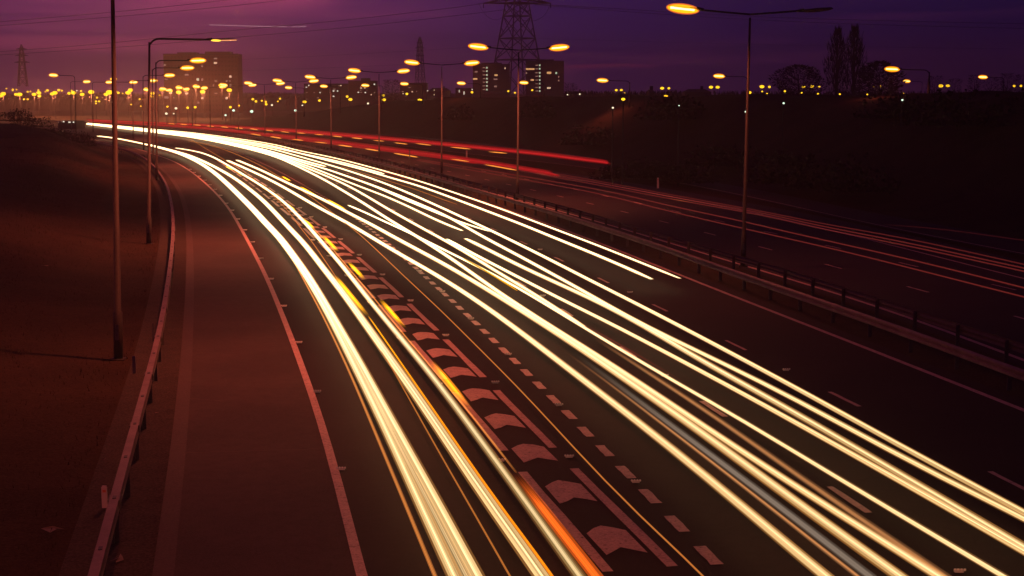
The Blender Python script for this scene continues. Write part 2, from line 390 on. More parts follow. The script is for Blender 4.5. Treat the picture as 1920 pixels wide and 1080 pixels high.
dashes('far_lane_line_middle', FD2, project_s(FD2, at(1433, 434)), 9.0, 2.0, .13)
gch = G()
s_ch = project_s(GR, at(1114.8, 986.7)); MID = offset(GR, -.48)
for k in range(-1, 30):
    t = s_ch-3.45*k
    if t < 15: break
    c = along(MID, t); c2 = along(MID, t+1.0); T = (c2-c)[:2]; T /= np.linalg.norm(T); N = np.array([-T[1], T[0]])   # T towards the camera
    i = len(gch.V)
    for (a, l) in ((-.37, .42), (-.16, .12), (0, .0), (.2, .14), (.40, .40), (.40, 1.78), (.2, 1.56), (.02, 1.38), (-.18, 1.62), (-.37, 1.80)):
        q = c[:2]+N*(a+random.uniform(-.015, .015))+T*(l+random.uniform(-.02, .02)); gch.V.append([q[0], q[1], .012])
    gch.F += [(i, i+1, i+8, i+9), (i+1, i+2, i+7, i+8), (i+2, i+3, i+6, i+7), (i+3, i+4, i+5, i+6)]
tag(gch.build('chevron_markings', paint_m), kind='structure')

# ------------------------------------------------------------------ barriers
def barrier(name, label, L, prof, matb, post_prof, hp, smin=0, maxposts=100, postoff=0.0, bolts=False):
    P = L.copy(); P[:, 2] = 0; root = empty(name, tuple(along(P, arclen(P)[-1]*.75))); o0 = np.array(root.location)
    tag(root, label, 'barrier', 'crash barriers along the carriageways')
    g = G(); g.sweep(P-o0, prof); g.build('beam', matb, root)
    if bolts:
        ss = arclen(P); tb = ss[-1]-.9; b1 = b2 = None
        for k in range(60):
            cb = along(P, tb)-o0; c2 = along(P, tb-.6)-o0; a_ = math.atan2(c2[1]-cb[1], c2[0]-cb[0])
            if b1 is None: o = b1 = G().box((0, 0, 0), (.172, .07, .012)).build('fixing_plate', blackp, root)
            else: o = b1.copy(); C.objects.link(o); o.parent = root
            o.location = (cb[0], cb[1], .745); o.rotation_euler = (0, 0, a_)
            if k % 2 == 0:
                if b2 is None: o = b2 = G().box((0, 0, 0), (.42, .215, .246)).build('splice_joint', steel_dull, root)
                else: o = b2.copy(); C.objects.link(o); o.parent = root
                o.location = (cb[0], cb[1], .615); o.rotation_euler = (0, 0, a_)
            tb -= 3.2
    s = arclen(P); t = s[-1]-.5; k = 0; rest = G(); base = None
    PO = offset(P, postoff)
    while t > smin:
        c = along(PO, t)-o0; c2 = along(PO, t-1)-o0; a = math.atan2(c2[1]-c[1], c2[0]-c[0])
        if k < maxposts:
            if base is None:
                gg = G(); w_, d_ = post_prof
                gg.box((0, 0, hp/2-.05), (w_, d_*.18, hp+.1)); gg.box((-w_/2+.008, d_/2, hp/2-.05), (.016, d_, hp+.1)); gg.box((w_/2-.008, -d_/2, hp/2-.05), (.016, d_, hp+.1))
                base = gg.build('post', steel_dull, root); o = base
            else: o = base.copy(); C.objects.link(o); o.parent = root
            o.location = (c[0], c[1], 0); o.rotation_euler = (0, 0, a)
        else: rest.box((c[0], c[1], hp/2), (.1, .08, hp))
        k += 1; t -= 3.2
    if rest.V: tag(rest.build('distant_posts', steel_dull, root), kind='stuff')
    return root
box_prof = [(-.085, .51), (.085, .51), (.10, .56), (.085, .61), (.085, .74), (-.085, .74), (-.085, .61), (-.10, .56)]
wprof = lambda s: [(s*a, b) for a, b in ((0, .42), (.075, .46), (.075, .52), (.01, .57), (.075, .62), (.075, .69), (0, .73), (-.02, .73), (.055, .685), (.055, .625), (-.012, .57), (.055, .515), (.055, .465), (-.02, .42))]
barrier('crash_barrier', 'pale steel box beam crash barrier curving along the left verge beside the hard shoulder', BARR_L, box_prof, steel, (.11, .09), .5, bolts=True)
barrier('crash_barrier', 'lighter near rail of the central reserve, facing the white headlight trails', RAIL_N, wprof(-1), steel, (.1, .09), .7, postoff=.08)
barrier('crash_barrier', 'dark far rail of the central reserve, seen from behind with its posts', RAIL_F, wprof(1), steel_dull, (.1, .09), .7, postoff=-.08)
RAIL_S = curve([(640, 248.5), (700, 252), (772, 257), (860, 265), (960, 278), (1040, 287), (1120, 299)], z=.6)
barrier('crash_barrier', 'thin distant barrier beyond the red trails at the foot of the bank', RAIL_S, wprof(-1), steel_dull, (.1, .09), .6, maxposts=80)

# ------------------------------------------------------------------ street lamps
shell_m = E('sodium_halo_shell', (1.6, .30, .01), False, mixt=.30)  # added glowing shell: the orange halo round a lit lantern, modelled as shape
bowl_m = E('sodium_bowl', (1.8, 1.0, .015), False, mixt=.62)
tube_m = E('sodium_tube', (9.0, 8.0, 3.5), False)
unlit_m = M('unlit_bowl', (.10, .06, .06), .3)
lamp_lights = []
def lantern(parent, side, lit, L, H, tip, slope=.05):
    """lantern whose root is at tip and which points to side (+1/-1 in local x)"""
    R = np.array(Matrix.Rotation(-side*slope, 3, 'Y'))
    a = np.array(tip); d = R@np.array([side, 0, 0])
    hd = G(); hd.ellipsoid(a+d*(L*.5), (L*.56, .13, .05), 10, 8, R); hd.tube([a-d*.15, a+d*.2], [.05, .09], 8)
    hd.V = [v+np.array([0, 0, H*.42]) for v in hd.V]
    ho = hd.build('lantern_head', pole_m, parent, True)
    b = G(); b.ellipsoid(a+d*(.12+L/2), (L/2, max(.15, H*.8), H), 14, 10, R)
    bo = b.build('lamp_bowl', bowl_m if lit == 1 else unlit_m, ho, True)
    if lit == .5:
        t = G(); t.tube([a+d*.2+np.array([0, -.16, -H*.55]), a+d*(.1+L)+np.array([0, -.16, -H*.3])], [.035, .03], 6); t.build('lamp_tube', E('dim_tube', (1.0, .38, .16), False), ho, True)
        t = G(); t.ellipsoid(a+d*.45+np.array([0, -.2, -H*.5]), (.28, .06, .06)); t.build('tube_end', E('bright_tube_end', (1.8, 1.1, .1), False), ho, True)
    if lit == 1:
        sh = G(); sh.ellipsoid(a+d*(.12+L/2), (L/2*1.09, max(.15, H*.8)*1.3, H*1.32), 14, 10, R); sh.build('halo_shell', shell_m, ho, True)
        t = G(); t.tube([a+d*(.12+L*.12), a+d*(.12+L*.90)], [H*.24, H*.24], 8); t.build('lamp_tube', tube_m, ho, True)
    return ho
def add_light(p, power, name='lamp_light', parent=None, col=(1, .18, .085)):
    l = bpy.data.lights.new(name, 'SPOT'); l.energy = power; l.color = col; l.shadow_soft_size = .3; l.spot_size = math.radians(152); l.spot_blend = .6
    o = bpy.data.objects.new(name, l); C.objects.link(o); o.location = p
    if parent: o.parent = parent
    return o
def column(root, h, r0=.10, r1=.05, arms=(1,), reach=2.6, curved=False):
    g = G(); g.tube([(0, 0, -.4), (0, 0, 1.5), (0, 0, 1.52), (0, 0, h-.2)], [r0*1.25, r0*1.25, r0*.95, r1], 10)
    g.box((0, 0, .02), (.42, .42, .06)); g.build('column', pole_m, root, True)
    dd = G(); dd.box((0, -r0*1.26, .9), (.11, .02, .5)); dd.build('service_door', steel_dull, root)
    ga = G()
    for s in arms:
        if curved:
            pts = [(0, 0, h-.7)]+[(s*(.55-.55*math.cos(q)), 0, h-.55+.55*math.sin(q)) for q in np.linspace(0, math.pi/2, 7)]+[(s*reach, 0, h+.05)]
        else: pts = [(0, 0, h-.05), (s*reach*.5, 0, h+.04), (s*reach, 0, h+.14)]
        ga.tube(pts, .045 if not curved else .055, 8)
    ga.build('bracket_arm', pole_m, root, True)
POW = 6800
# central reserve, two-armed: base pixel, top pixel y, height of arm, facing, left lit, right lit
dbl = [((1393, 500), 25, 1, 0), ((970, 375), 93, 1, 1), ((828, 325), 121, 1, 1), ((711, 299), 135.5, 1, 1), ((621, 281), 147, 1, 1), ((555.5, 269), 153.5, 1, 1), ((497, 259), 158, 1, 1), ((447.5, 251), 161, 1, 1), ((394.5, 246), 164, 1, 1), ((361, 242), 166, 1, 1), ((329, 238), 168, 1, 1), ((297, 236), 170, 1, 1)]
for i, ((bx, by), ty, ll, lr) in enumerate(dbl):
    p = at(bx, by); h = atd(bx, ty, p[1])[2]
    root = empty('street_lamp', (p[0], p[1], 0), random.uniform(-.05, .05))
    tag(root, f'two-armed reserve lamp post, {"nearest of its row, only its left lantern lit" if i == 0 else ORD[i]+" counting away from the camera"}', 'street lamp', 'two-armed lamp posts on the central reserve')
    column(root, h, .105, .05, (-1, 1), 2.35); root.rotation_euler[1] = math.radians(.5)
    d = p[1]; L = 1.35+.0016*d; H = .15+.00062*d  # lantern swells with distance, its bloom built into the shape
    for s, lit in ((-1, ll), (1, lr)):
        lantern(root, s, lit, L, H if lit else .10, (s*2.35, 0, h+.10), .10)
        if lit and i < 8: add_light((s*3.1, 0, h-.5), (POW*.8 if s < 0 else POW*.42) if i else POW*.3, parent=root)
# single arm lamps: (base x, base y or None, depth, arm pixel y, side, reach, lit, label)
sgl = [
 (222, 670, 46.2, -60, 1, 3.4, 1, 'thick dark lamp post rising out of the picture on the left verge, nearest the camera'),
 (None, None, 6, 0, 1, 3.4, 1, 'lamp post of the left row standing beside the bridge, nearest of all'),
 (279, 455, 90, 72, 1, 3.3, .5, 'curved-arm lamp post on the left verge with a dim lantern above the tower block'),
 (290, None, 150, 113, 1, 3.3, 1, 'lamp post whose long yellow lantern overlaps the top of the tower block'),
 (284, None, 182, 127, 1, 3.3, 1, 'lamp post whose lantern glows against the upper left of the tower block'),
 (267, None, 242, 141, 1, 3.3, 1, 'lamp post whose lantern touches the left edge of the tower block'),
 (248, None, 309, 151, 1, 3.2, 1, 'lamp post whose lantern shines just left of the tower block'),
 (215, None, 345, 154, 1, 3.2, 1, 'lamp post whose lantern is the second to the left of the tower block'),
 (173, None, 380, 154, 1, 3.2, 1, 'lamp post whose lantern shines beside the thick dark post'),
 (132, None, 400, 153, 1, 3.2, 1, 'leftmost right-pointing lamp post of the far bend'),
 (1740, None, 165, 131.5, -1, 3.2, 1, 'single lamp post with its arm to the left, on the dark bank far right'),
 (1180, None, 229, 152, -1, 3.2, 1, 'single lamp post with its arm to the left, on the bank right of the pylon'),
 (1400, None, 226, 144, -1, 3.3, 1, 'single lamp post mostly hidden behind the nearest two-armed post'),
 (1020, None, 314, 156, -1, 3.2, 1, 'single lamp post whose lantern hangs before the right-hand dark block'),
 (901, None, 330, 157, -1, 3.2, 1, 'single lamp post whose lantern hangs left of the left-hand dark block'),
 (793, None, 345, 158, -1, 3.2, 1, 'single lamp post just right of the small distant pylon foot'),
 (718, None, 365, 161, -1, 3.2, 1, 'single lamp post left of the bare tree on the skyline'),
 (638, None, 395, 162.5, -1, 3.2, 1, 'single lamp post before the long low flats'),
 (570, None, 423, 165, -1, 3.2, 1, 'single lamp post at the left end of the low flats'),
 (141, None, 300, 142, -1, 3.2, 1, 'single lamp post with a left-pointing arm on the left skyline'),
 (1880, None, 300, 145.5, -1, 3.2, 1, 'single bright lamp near the right edge of the picture'),
 (1727, None, 420, 153, -1, 3.2, 1, 'single lamp glowing just right of the trees on the bank'),
]
for i, (bx, by, d, ty, side, reach, lit, lab) in enumerate(sgl):
    if bx is None: p = np.array([-7.6, d, 0]); z0 = 0.0; top = 12.0
    else: p = atd(bx, 200, d); z0 = gz(p[0], d); top = atd(bx, ty, d)[2]
    if by:
        q = at(bx, by); p = q; d = q[1]; z0 = gz(p[0], d); top = atd(bx, ty, d)[2]
    root = empty('street_lamp', (p[0], d, z0)); tag(root, lab, 'street lamp', 'single-armed lamp posts along the verges')
    h = top-z0
    column(root, h, .115, .055, (side,), reach, curved=True)
    L = 1.35+.0016*d; H = .15+.00062*d  # larger when farther off, so the size includes lamp bloom
    lantern(root, side, lit, L, H if lit == 1 else .08, (side*reach, 0, h+.03), .04)
    root.rotation_euler = (0, math.radians({222: 1.0, 279: 1.9}.get(bx, 1.2 if side > 0 else .5)), 0)
    if i in (10, 11, 13, 14): l_ = add_light((side*(reach+.7), 0, h-.5), 1300, parent=root); l_.data.spot_size = math.radians(176); l_.data.spot_blend = 1.0
    if i in (0, 1, 2, 3, 4, 5, 6): add_light((side*(reach+.7), 0, h-.5), POW*(1.25 if side > 0 else .18) * (.6 if i == 0 else 1), parent=root)

# ------------------------------------------------------------------ distant lamps (x, y, size px, colour)
town = [(9,174,3,'y'),(12,166,3,'y'),(24,168,4,'y'),(2,180,6,'y'),(6,176,8,'y'),(30,177,6,'y'),(31,168,3,'y'),(24,170,3,'y'),(52,172,4,'y'),(57,172,3,'y'),(37,177,8,'y'),(64,177,7,'y'),(72,169,4,'y'),(73,174,7,'y'),(74,180,6,'y'),(85,172,3,'y'),(89,169.5,5,'y'),(98,176,7,'y'),(103,174,8,'y'),(110,169,5,'y'),(116,170,4,'y'),(45,186,4,'y'),(52,186,4,'y'),(130,175,6,'y'),(134,170,4,'y'),(138,174,8,'y'),(144,170,3,'w'),(152,170.5,4,'y'),(154,177,7,'y'),(171,172.5,9,'y'),(182,183,4,'y'),(180,190,4,'y'),(186,190,4,'y'),(180,194,3,'y'),(199,177,7,'y'),(205,173,10,'y'),(219,172,3,'y'),(222,174,5,'y'),(230,175,3,'y'),(240,174,8,'y'),(245,169,8,'y'),(209,148,5,'y'),(217,148,5,'y'),(274,167,7,'y'),(282,180,4,'y'),(286,181.5,4,'y'),(286,175,6,'y'),(299,178.5,3,'y'),(304,167.5,9,'y'),(319,169.5,8,'y'),(335,164,9,'y'),(335,173,8,'y'),(350,167.5,8,'y'),(367,162,9,'y'),(383,165,9,'y'),(380,172,8,'y'),(416,160,10,'y'),(430,169,8,'y'),(262,186,4,'y'),(246,196,3,'y'),(264,199,3,'y'),(243,186,3,'w'),(314,200,4,'y'),(330,203,5,'w'),(352,202,5,'y'),(366,201,5,'y'),(312,213,5,'w'),(326,213,3,'w'),(432,201,5,'y'),(438,207,5,'g'),(423,216,4,'g'),(448,198,4,'y'),(472,209,6,'g'),(474,186,5,'y'),(480,190,5,'y'),(491,189,4,'y'),(498,191,5,'y'),(499,195.5,5,'y'),(510,197,4,'w'),(525,185,4,'y'),(521,190,3,'y'),(554,207,5,'g'),(571,191,6,'y'),(567,197.5,3,'w'),(581,211.5,4,'g'),(585,183,4,'y'),(599,188.5,5,'y'),(651,181,5,'y'),(657,186.5,6,'y'),(719,179,5,'y'),(720,187,6,'y'),(690,194,4,'w'),(735,192.5,3,'w'),(763,176,5,'y'),(761,189,3,'w'),(787,188,7,'y'),(827,178,3,'w'),(858.5,174.5,4,'y'),(885,173,5,'y'),(860,188,5,'y'),(953,171,4,'y'),(965.5,174,4,'y'),(974,189.5,5,'y'),(998,169,4,'y'),(1035,188.5,7,'y'),(1064,177.5,2.5,'w'),(1087,176.5,3,'w'),(1155.5,169,5,'y'),(1165,169,5,'y'),(1171,174,2,'y'),(1168.5,186,6,'y'),(1149,202,4,'w'),(1241.5,165.5,6,'y'),(1254,165.5,5,'y'),(1248.5,180.5,6,'y'),(1273,198,2.5,'g'),(1333,163.5,6,'y'),(1345.5,163.5,6,'y'),(1405,173.5,6,'y'),(1428.5,162.5,7,'y'),(1442.5,163,5,'y'),(1429,171.5,3,'y'),(1438,175.5,3,'y'),(1471.5,171,4,'y'),(1469,193.5,4,'g'),(1398,209.5,4,'g'),(1506.5,162.5,6,'y'),(1522.5,162,6,'y'),(1535.5,162.5,5,'y'),(1503,174,3,'y'),(1533.5,176,3.5,'y'),(1574.5,176.5,3.5,'y'),(1626,177,3,'y'),(1637,162,5,'y'),(1650,162,5,'y'),(1694,175.5,2.5,'y'),(1691.5,187.5,4,'g'),(1721.5,176,3,'y'),(1764,161,7,'y'),(1777,161,6,'y'),(1779.5,175.5,2.5,'y'),(1803.5,175.5,2,'y'),(1868.5,175,4,'y'),(1901.5,161,5,'y'),(1914.5,161,5,'y')]
tg = {'y': E('far_sodium', (2.1, 1.15, .03), False), 'w': E('far_white_lamp', (1.5, 1.25, .8), False), 'g': E('far_mercury_lamp', (1.1, 1.5, 1.1), False)}
cname = {'y': 'yellow sodium', 'w': 'pale white', 'g': 'greenish white'}
zones = [(0, 118, 'at the far left'), (118, 212, 'approaching the thick dark post'), (212, 306, 'between thick post and tower block'), (306, 446, 'in front of the tower block'), (446, 570, 'between tower block and low flats'), (570, 800, 'in front of the low flats'), (800, 1060, 'around the twin dark blocks'), (1060, 1403, 'right of the twin dark blocks'), (1403, 1630, 'around the poplars on the bank'), (1630, 1921, 'above the bank at the far right')]
order = {}
town.sort()
for (x, y, sz, cc) in town:
    zi = [k for k, zz in enumerate(zones) if zz[0] <= x < zz[1]][0]; k = order.get((zi, cc), 0); order[(zi, cc)] = k+1
    d = {2: 1400, 3: 1250, 4: 1000, 5: 850, 6: 760, 7: 690, 8: 620, 9: 560, 10: 520}[int(min(10, max(2, round(sz))))]
    if y > 188: d = min(d, 900 if y < 192 else 600 if y < 200 else 450)
    if x > 1060 and y > 184: d = 140
    elif x > 1060 and y > 170: d = 300
    p = atd(x, y, d); z0 = min(gz(p[0], p[1]), p[2]-1.5)
    rr = max(1.0, sz*.92)/2*d/F  # globe oversized: the lamp's bloom is part of its radius
    root = empty('distant_lamp', (p[0], p[1], z0)); h = p[2]-z0
    tag(root, f'{cname[cc]} lamp, {ORD[k]} from left {zones[zi][2]}', 'distant lamp', 'lamps of the town glowing in the distance')
    if sz >= 7 and x < 450:
        ll = bpy.data.lights.new('lamp_light', 'POINT'); ll.energy = 10500; ll.color = (1, .30, .12) if cc == 'y' else (1, .8, .6); ll.shadow_soft_size = 1.2
        lo_ = bpy.data.objects.new('lamp_light', ll); C.objects.link(lo_); lo_.location = (0, -.6, h-1.5); lo_.parent = root
    gp = G(); gp.tube([(0, .05, 0), (0, .05, h+rr*.9)], [.09, .06], 6); gp.build('post', lattice_m, root)
    gb = G(); asp = 1.35 if (cc == 'y' and sz >= 6) else 1.08; gb.ellipsoid((0, -.08, h), (rr*asp, rr*.6, rr*.92), 10, 8); gb.build('globe', tg[cc], root, True)

# ------------------------------------------------------------------ buildings
wins = {'c': E('window_cream', (.95, .62, .38), False), 'd': E('window_dim', (.30, .15, .11), False), 'g': E('window_green', (.55, .68, .45), False), 'o': E('window_orange', (.85, .42, .16), False), 'w': E('window_white', (1.0, .9, .7), False)}
frame_m = M('window_frame', (.08, .06, .06), .6)
glass_m = M('dark_window_glass', (.075, .03, .026), .6, spec=.1)
def block(name, label, x0, x1, ytop, d, depth, mat, lit, floors, bays, rot=0.0, storey=2.7, roofbits=(), dark=True):
    a = atd(x0, ytop, d); b = atd(x1, ytop, d); wd = b[0]-a[0]; top = a[2]; z0 = min(0, gz((a[0]+b[0])/2, d))-.5
    root = empty(name, ((a[0]+b[0])/2, d+depth/2, z0), rot); tag(root, label, 'building'); H = top-z0
    g = G(); g.box((0, 0, H/2), (wd, depth, H)); 
    for k in range(1, int(H/storey)): g.box((0, -depth/2, H-k*storey), (wd+.15, .16, .22))
    g.build('wall', mat, root)
    r = G(); r.box((0, 0, H+.2), (wd+.3, depth+.3, .4)); ro = r.build('roof', roof_m, root)
    for (u, wv, hv) in roofbits: gg = G(); gg.box(((u-.5)*wd, 0, H+.4+hv/2), (wv, depth*.5, hv)); gg.build('plant_room', mat, ro)
    # lit windows: pixel x, y, width px, height px, colour
    for (x, y, wp, hp_, c) in lit:
        q = atd(x, y, d); ww = wp*d/F; hh = hp_*d/F; lx = q[0]-root.location[0]; lz = q[2]-z0
        fr = G(); fr.box((lx, -depth/2-.05, lz), (ww+.3, .1, hh+.3)); fo = fr.build('window', frame_m, root)
        pn = G(); pn.box((lx, -depth/2-.13, lz), (ww, .06, hh)); pn.build('pane', wins[c], fo)
    if dark:   # rows of unlit windows: one part, too small to count
        gd = G(); bw = wd/bays
        for fl in range(floors):
            z = H-storey*(fl+.62)
            if z < 2: break
            for k in range(bays):
                if random.random() < .1: continue
                gd.box((-wd/2+bw*(k+.5), -depth/2-.02, z), (bw*.55, .08, 1.15))
        tag(gd.build('dark_windows', glass_m, root), kind='stuff')
    return root
L1w = [(404,110,6,2.5,'d'),(404,118,6,3,'c'),(309,122,4,3,'d'),(379,124,3,3,'d'),(350,140,7,3,'d'),(312,149,5,2,'d'),(371,149,4.5,4.5,'g'),(379,149,3.5,4,'d'),(432,143.5,4,4,'c'),(425,152,3,3,'d'),(431,152,2,3,'d'),(425,160,4,4,'c'),(432,160,4,4,'d'),(400,160,2,3,'d'),(405,152,5,2,'d'),(405,175,5,2,'d'),(312,182.5,8,4,'d'),(350,175,6,3,'c'),(320,174,6,4,'c'),(379.5,184,4,4,'c'),(425,184,4,4,'c'),(372,192.5,3.5,3.5,'d'),(326,183,2.5,3,'d')]
block('tower_block', 'broad reddish tower block with scattered lit windows, left of centre on the skyline', 306, 445, 102, 930, 16, conc, L1w, 15, 22, roofbits=((.3, 12, 1.0), (.72, 16, 1.4)))
def stairs(x, ys, wdt=9): 
    o = []
    for y in ys: o.append((x, y, 2.6, 3, 'g')); o.append((x-5.5, y, 5, 1.6, 'd'))
    return o
B1 = stairs(913, [127, 133.5, 140.5, 147.5, 154, 161, 168])+[(947, 128, 2, 3, 'c'), (893, 134.5, 5, 2.5, 'd'), (891, 148, 8, 3, 'o'), (930, 141, 6, 3, 'o'), (929, 148.5, 7, 2.5, 'd'), (929, 162, 5, 3, 'd')]
B2 = stairs(1012, [122.5, 129, 136.5, 143, 150, 156.5, 164, 170.5])+[(994, 129.5, 16, 3, 'o'), (1029.5, 136.5, 8, 4, 'o'), (1043, 137, 3, 3.5, 'g'), (998, 150, 6, 3, 'o'), (1047.5, 144, 2, 3, 'd'), (1047.5, 151, 2, 3, 'd'), (1029, 165, 7, 3, 'c'), (987, 137, 3, 3, 'd')]
block('tower_block', 'left of the twin dark blocks, with a column of green stair lights', 886.5, 956, 121, 1000, 18, conc_dark, B1, 9, 12, roofbits=((.5, 14, .9),))
block('tower_block', 'right of the twin dark blocks, taller, with a bright orange row near its top', 986, 1057.5, 115, 1000, 18, conc_dark, B2, 10, 12, roofbits=((.5, 12, 1.0),))
def dots(l): return [(x, y, w_, h_, c) for (x, y, w_, h_, c) in l]
block('apartment_building', 'long low dark flats, left of the middle group on the skyline', 570, 652, 158, 900, 14, conc_dark, dots([(579,160,2,2,'w'),(574.5,163.5,2.5,1.6,'w'),(607.5,161,3,1.6,'d'),(600,173.5,2,2,'w'),(575.5,173.5,2,1.4,'d'),(589,173.5,2,1.4,'d'),(639,160.5,3,1.5,'c'),(625.5,170.5,3,2.4,'w'),(633,170.5,2.2,2.4,'w'),(627,167,5,1.4,'d'),(625.5,180.5,3,2.2,'w'),(619,173.5,2,1.3,'d'),(635,160.5,1.6,1.3,'d'),(596,183.5,4,1.4,'d')]), 6, 16)
block('apartment_building', 'taller dark flats with a cluster of cream windows beside the long low flats', 653, 704, 152.5, 880, 14, conc_dark, dots([(702,158,2.4,2.4,'w'),(677,165,4,1.6,'c'),(684,165,3,1.6,'c'),(676.5,169,2,1.5,'d'),(672,173,2.6,2,'w'),(685,173.5,2.6,2.2,'w'),(677.5,173.3,2.5,1.4,'d'),(688,169,1.6,1.3,'d'),(702,173.5,1.6,1.2,'d'),(696,177.5,2,1.6,'c')]), 7, 10, roofbits=((.6, 5, 1.5),))
block('apartment_building', 'squat dark flats at the foot of the small pylon', 750, 800, 156.5, 900, 14, conc_dark, dots([(755.5,171.7,3,1.3,'d'),(756,175.8,2.8,1.5,'c'),(773,172,2.4,2,'c'),(781,172,1.2,1.2,'d'),(768,164,4,1.2,'d'),(761,180,3,1.2,'d')]), 6, 9)
block('apartment_building', 'low building with two upright strips of light, left of the twin dark blocks', 854, 884, 166, 950, 12, conc_dark, dots([(861,171,1,5,'w'),(870,174.5,1.6,6,'w'),(863.6,172.5,1,1.4,'d'),(872,174.5,1,1.4,'d'),(885.5,167.8,2,2,'w')]), 3, 6)
def house(x0, x1, yr, ye, d, label, lit=()):
    a = atd(x0, ye, d); b = atd(x1, ye, d); r = atd((x0+x1)/2, yr, d); wd = b[0]-a[0]; z0 = gz((a[0]+b[0])/2, d)-.3
    if a[2]-z0 < 2.4: z0 = a[2]-3
    root = empty('house', ((a[0]+b[0])/2, d, z0)); tag(root, label, 'house'); H = a[2]-z0; R = r[2]-z0; D = 9
    g = G(); g.box((0, 0, H/2), (wd, D, H)); g.build('wall', conc_dark, root)
    g = G(); i = 0; g.V = [np.array(v) for v in ((-wd/2-.3, -D/2-.3, H), (wd/2+.3, -D/2-.3, H), (wd/2+.3, D/2+.3, H), (-wd/2-.3, D/2+.3, H), (-wd/2+wd*.18, 0, R), (wd/2-wd*.18, 0, R))]
    g.F = [(0, 1, 5, 4), (2, 3, 4, 5), (1, 2, 5), (3, 0, 4), (0, 3, 2, 1)]; ro = g.build('roof', roof_m, root)
    c = G(); c.box((wd*.2, 0, R+.3), (.9, .6, 1.4)); c.build('chimney', conc_dark, ro)
    for (x, y, wp, hp_, cc) in lit:
        q = atd(x, y, d); g = G(); g.box((q[0]-root.location[0], -D/2-.04, q[2]-z0), (wp*d/F+.2, .08, hp_*d/F+.2)); fo = g.build('window', frame_m, root)
        g = G(); g.box((q[0]-root.location[0], -D/2-.1, q[2]-z0), (wp*d/F, .05, hp_*d/F)); g.build('pane', wins[cc], fo)
house(803, 845, 165, 171, 900, 'wide dark house roof right of the small pylon', [(802.5,170.3,2.2,1.5,'w'),(815,169,1.2,2,'c'),(814.7,177.7,1.8,1.5,'c')])
house(905, 955, 172, 176, 850, 'low dark roof below the left of the twin blocks')
house(1058, 1100, 171, 175.5, 800, 'low dark roof just right of the twin blocks')
house(1215, 1224, 168, 173, 420, 'small dark roof alone on the crest of the bank')
house(1282, 1330, 167, 173, 500, 'long dark roof on the bank, left of the nearest two-armed post')
# lit windows low at the left, a low building behind the mound
rt = empty('roadside_building', tuple(atd(126, 234, 420)*np.array([1, 1, 0]))); tag(rt, 'low unlit building behind the left mound with a row of small bright windows', 'building')
zz0 = gz(rt.location[0], rt.location[1]); g = G(); hh = atd(126, 226.5, 420)[2]; g.box((0, 4, hh/2), (5.2, 8, hh)); g.build('wall', lattice_m, rt)
for (x, y, wp) in ((110, 229, 1.2), (119.5, 228, 2.6), (130.5, 229, 4.2), (138, 229, 2.4), (115, 228, 1)):
    q = atd(x, y, 420)-np.array(rt.location); g = G(); g.box((q[0], -.04, q[2]), (wp*.16+.1, .08, .45)); fo = g.build('window', frame_m, rt)
    g = G(); g.box((q[0], -.1, q[2]), (wp*.16, .05, .34)); g.build('pane', wins['w' if wp > 2 else 'd'], fo)

# ------------------------------------------------------------------ pylons and cables
def pylon(label, xc, d, levels, rot, bars, arms, barw):
    """levels: [(pixel y, half width px of the diagonal)] from foot to top; arms: [(y px, half px)]"""
    base = atd(xc, levels[0][0], d); z0 = -.3 if d > 500 else 0
    root = empty('electricity_pylon', (base[0], d, 0), rot); tag(root, label, 'pylon', 'steel pylons carrying the power lines')
    lv = [(atd(xc, y, d)[2], hw*d/F/math.sqrt(2)) for y, hw in levels]
    g = G(); cs = ((1, 1), (1, -1), (-1, -1), (-1, 1))
    for (za, wa), (zb, wb) in zip(lv[:-1], lv[1:]):
        for k in range(4):
            c0, c1 = cs[k], cs[(k+1) % 4]
            A0 = np.array([c0[0]*wa, c0[1]*wa, za]); A1 = np.array([c1[0]*wa, c1[1]*wa, za]); B0 = np.array([c0[0]*wb, c0[1]*wb, zb]); B1_ = np.array([c1[0]*wb, c1[1]*wb, zb])
            g.bar(A0, B0, barw*1.5); g.bar(A0, B1_, barw); g.bar(A1, B0, barw); g.bar(B0, B1_, barw)
            if bars:
                mA, mB = (A0+B0)/2, (A1+B1_)/2; mid = (A0+A1+B0+B1_)/4
                g.bar(mA, (A0+mid)/2, barw*.6); g.bar(mB, (A1+mid)/2, barw*.6)
    g.build('tower', lattice_m, root)
    for (y, hp_, wpx) in arms:
        z = atd(xc, y, d)[2]; L = hp_*d/F; wv = wpx*d/F/math.sqrt(2)
        ga = G(); ang = -rot
        for s in (-1, 1):
            tip = np.array([s*L*math.cos(ang), s*L*math.sin(ang), z])
            for q in ((wv, wv), (wv, -wv), (-wv, wv), (-wv, -wv)):
                ga.bar(np.array([q[0], q[1], z-(.15 if 1 else 0)]), tip, barw); ga.bar(np.array([q[0], q[1], z+L*.16]), tip, barw*.8)
            for f in (.35, .65):
                ga.bar(np.array([tip[0]*f, tip[1]*f, z]), np.array([tip[0]*f, tip[1]*f, z+L*.16*(1-f)]), barw*.7)
        ao = ga.build('cross_arm', lattice_m, root)
        gi = G()
        for s in (-1, 1):
            tip = np.array([s*L*math.cos(ang), s*L*math.sin(ang), z]); gi.tube([tip, tip-np.array([0, 0, L*.14])], L*.015, 6)
        gi.build('insulators', cable_m, ao)
    return root
pylon('huge lattice pylon behind the twin dark blocks, its top out of the picture', 969.5, 1060, [(176, 55), (112, 42), (72, 34.5), (30, 26.5), (5, 22), (-30, 17), (-70, 13)], .55, True, [(6, 62, 22), (-48, 50, 15)], .62)
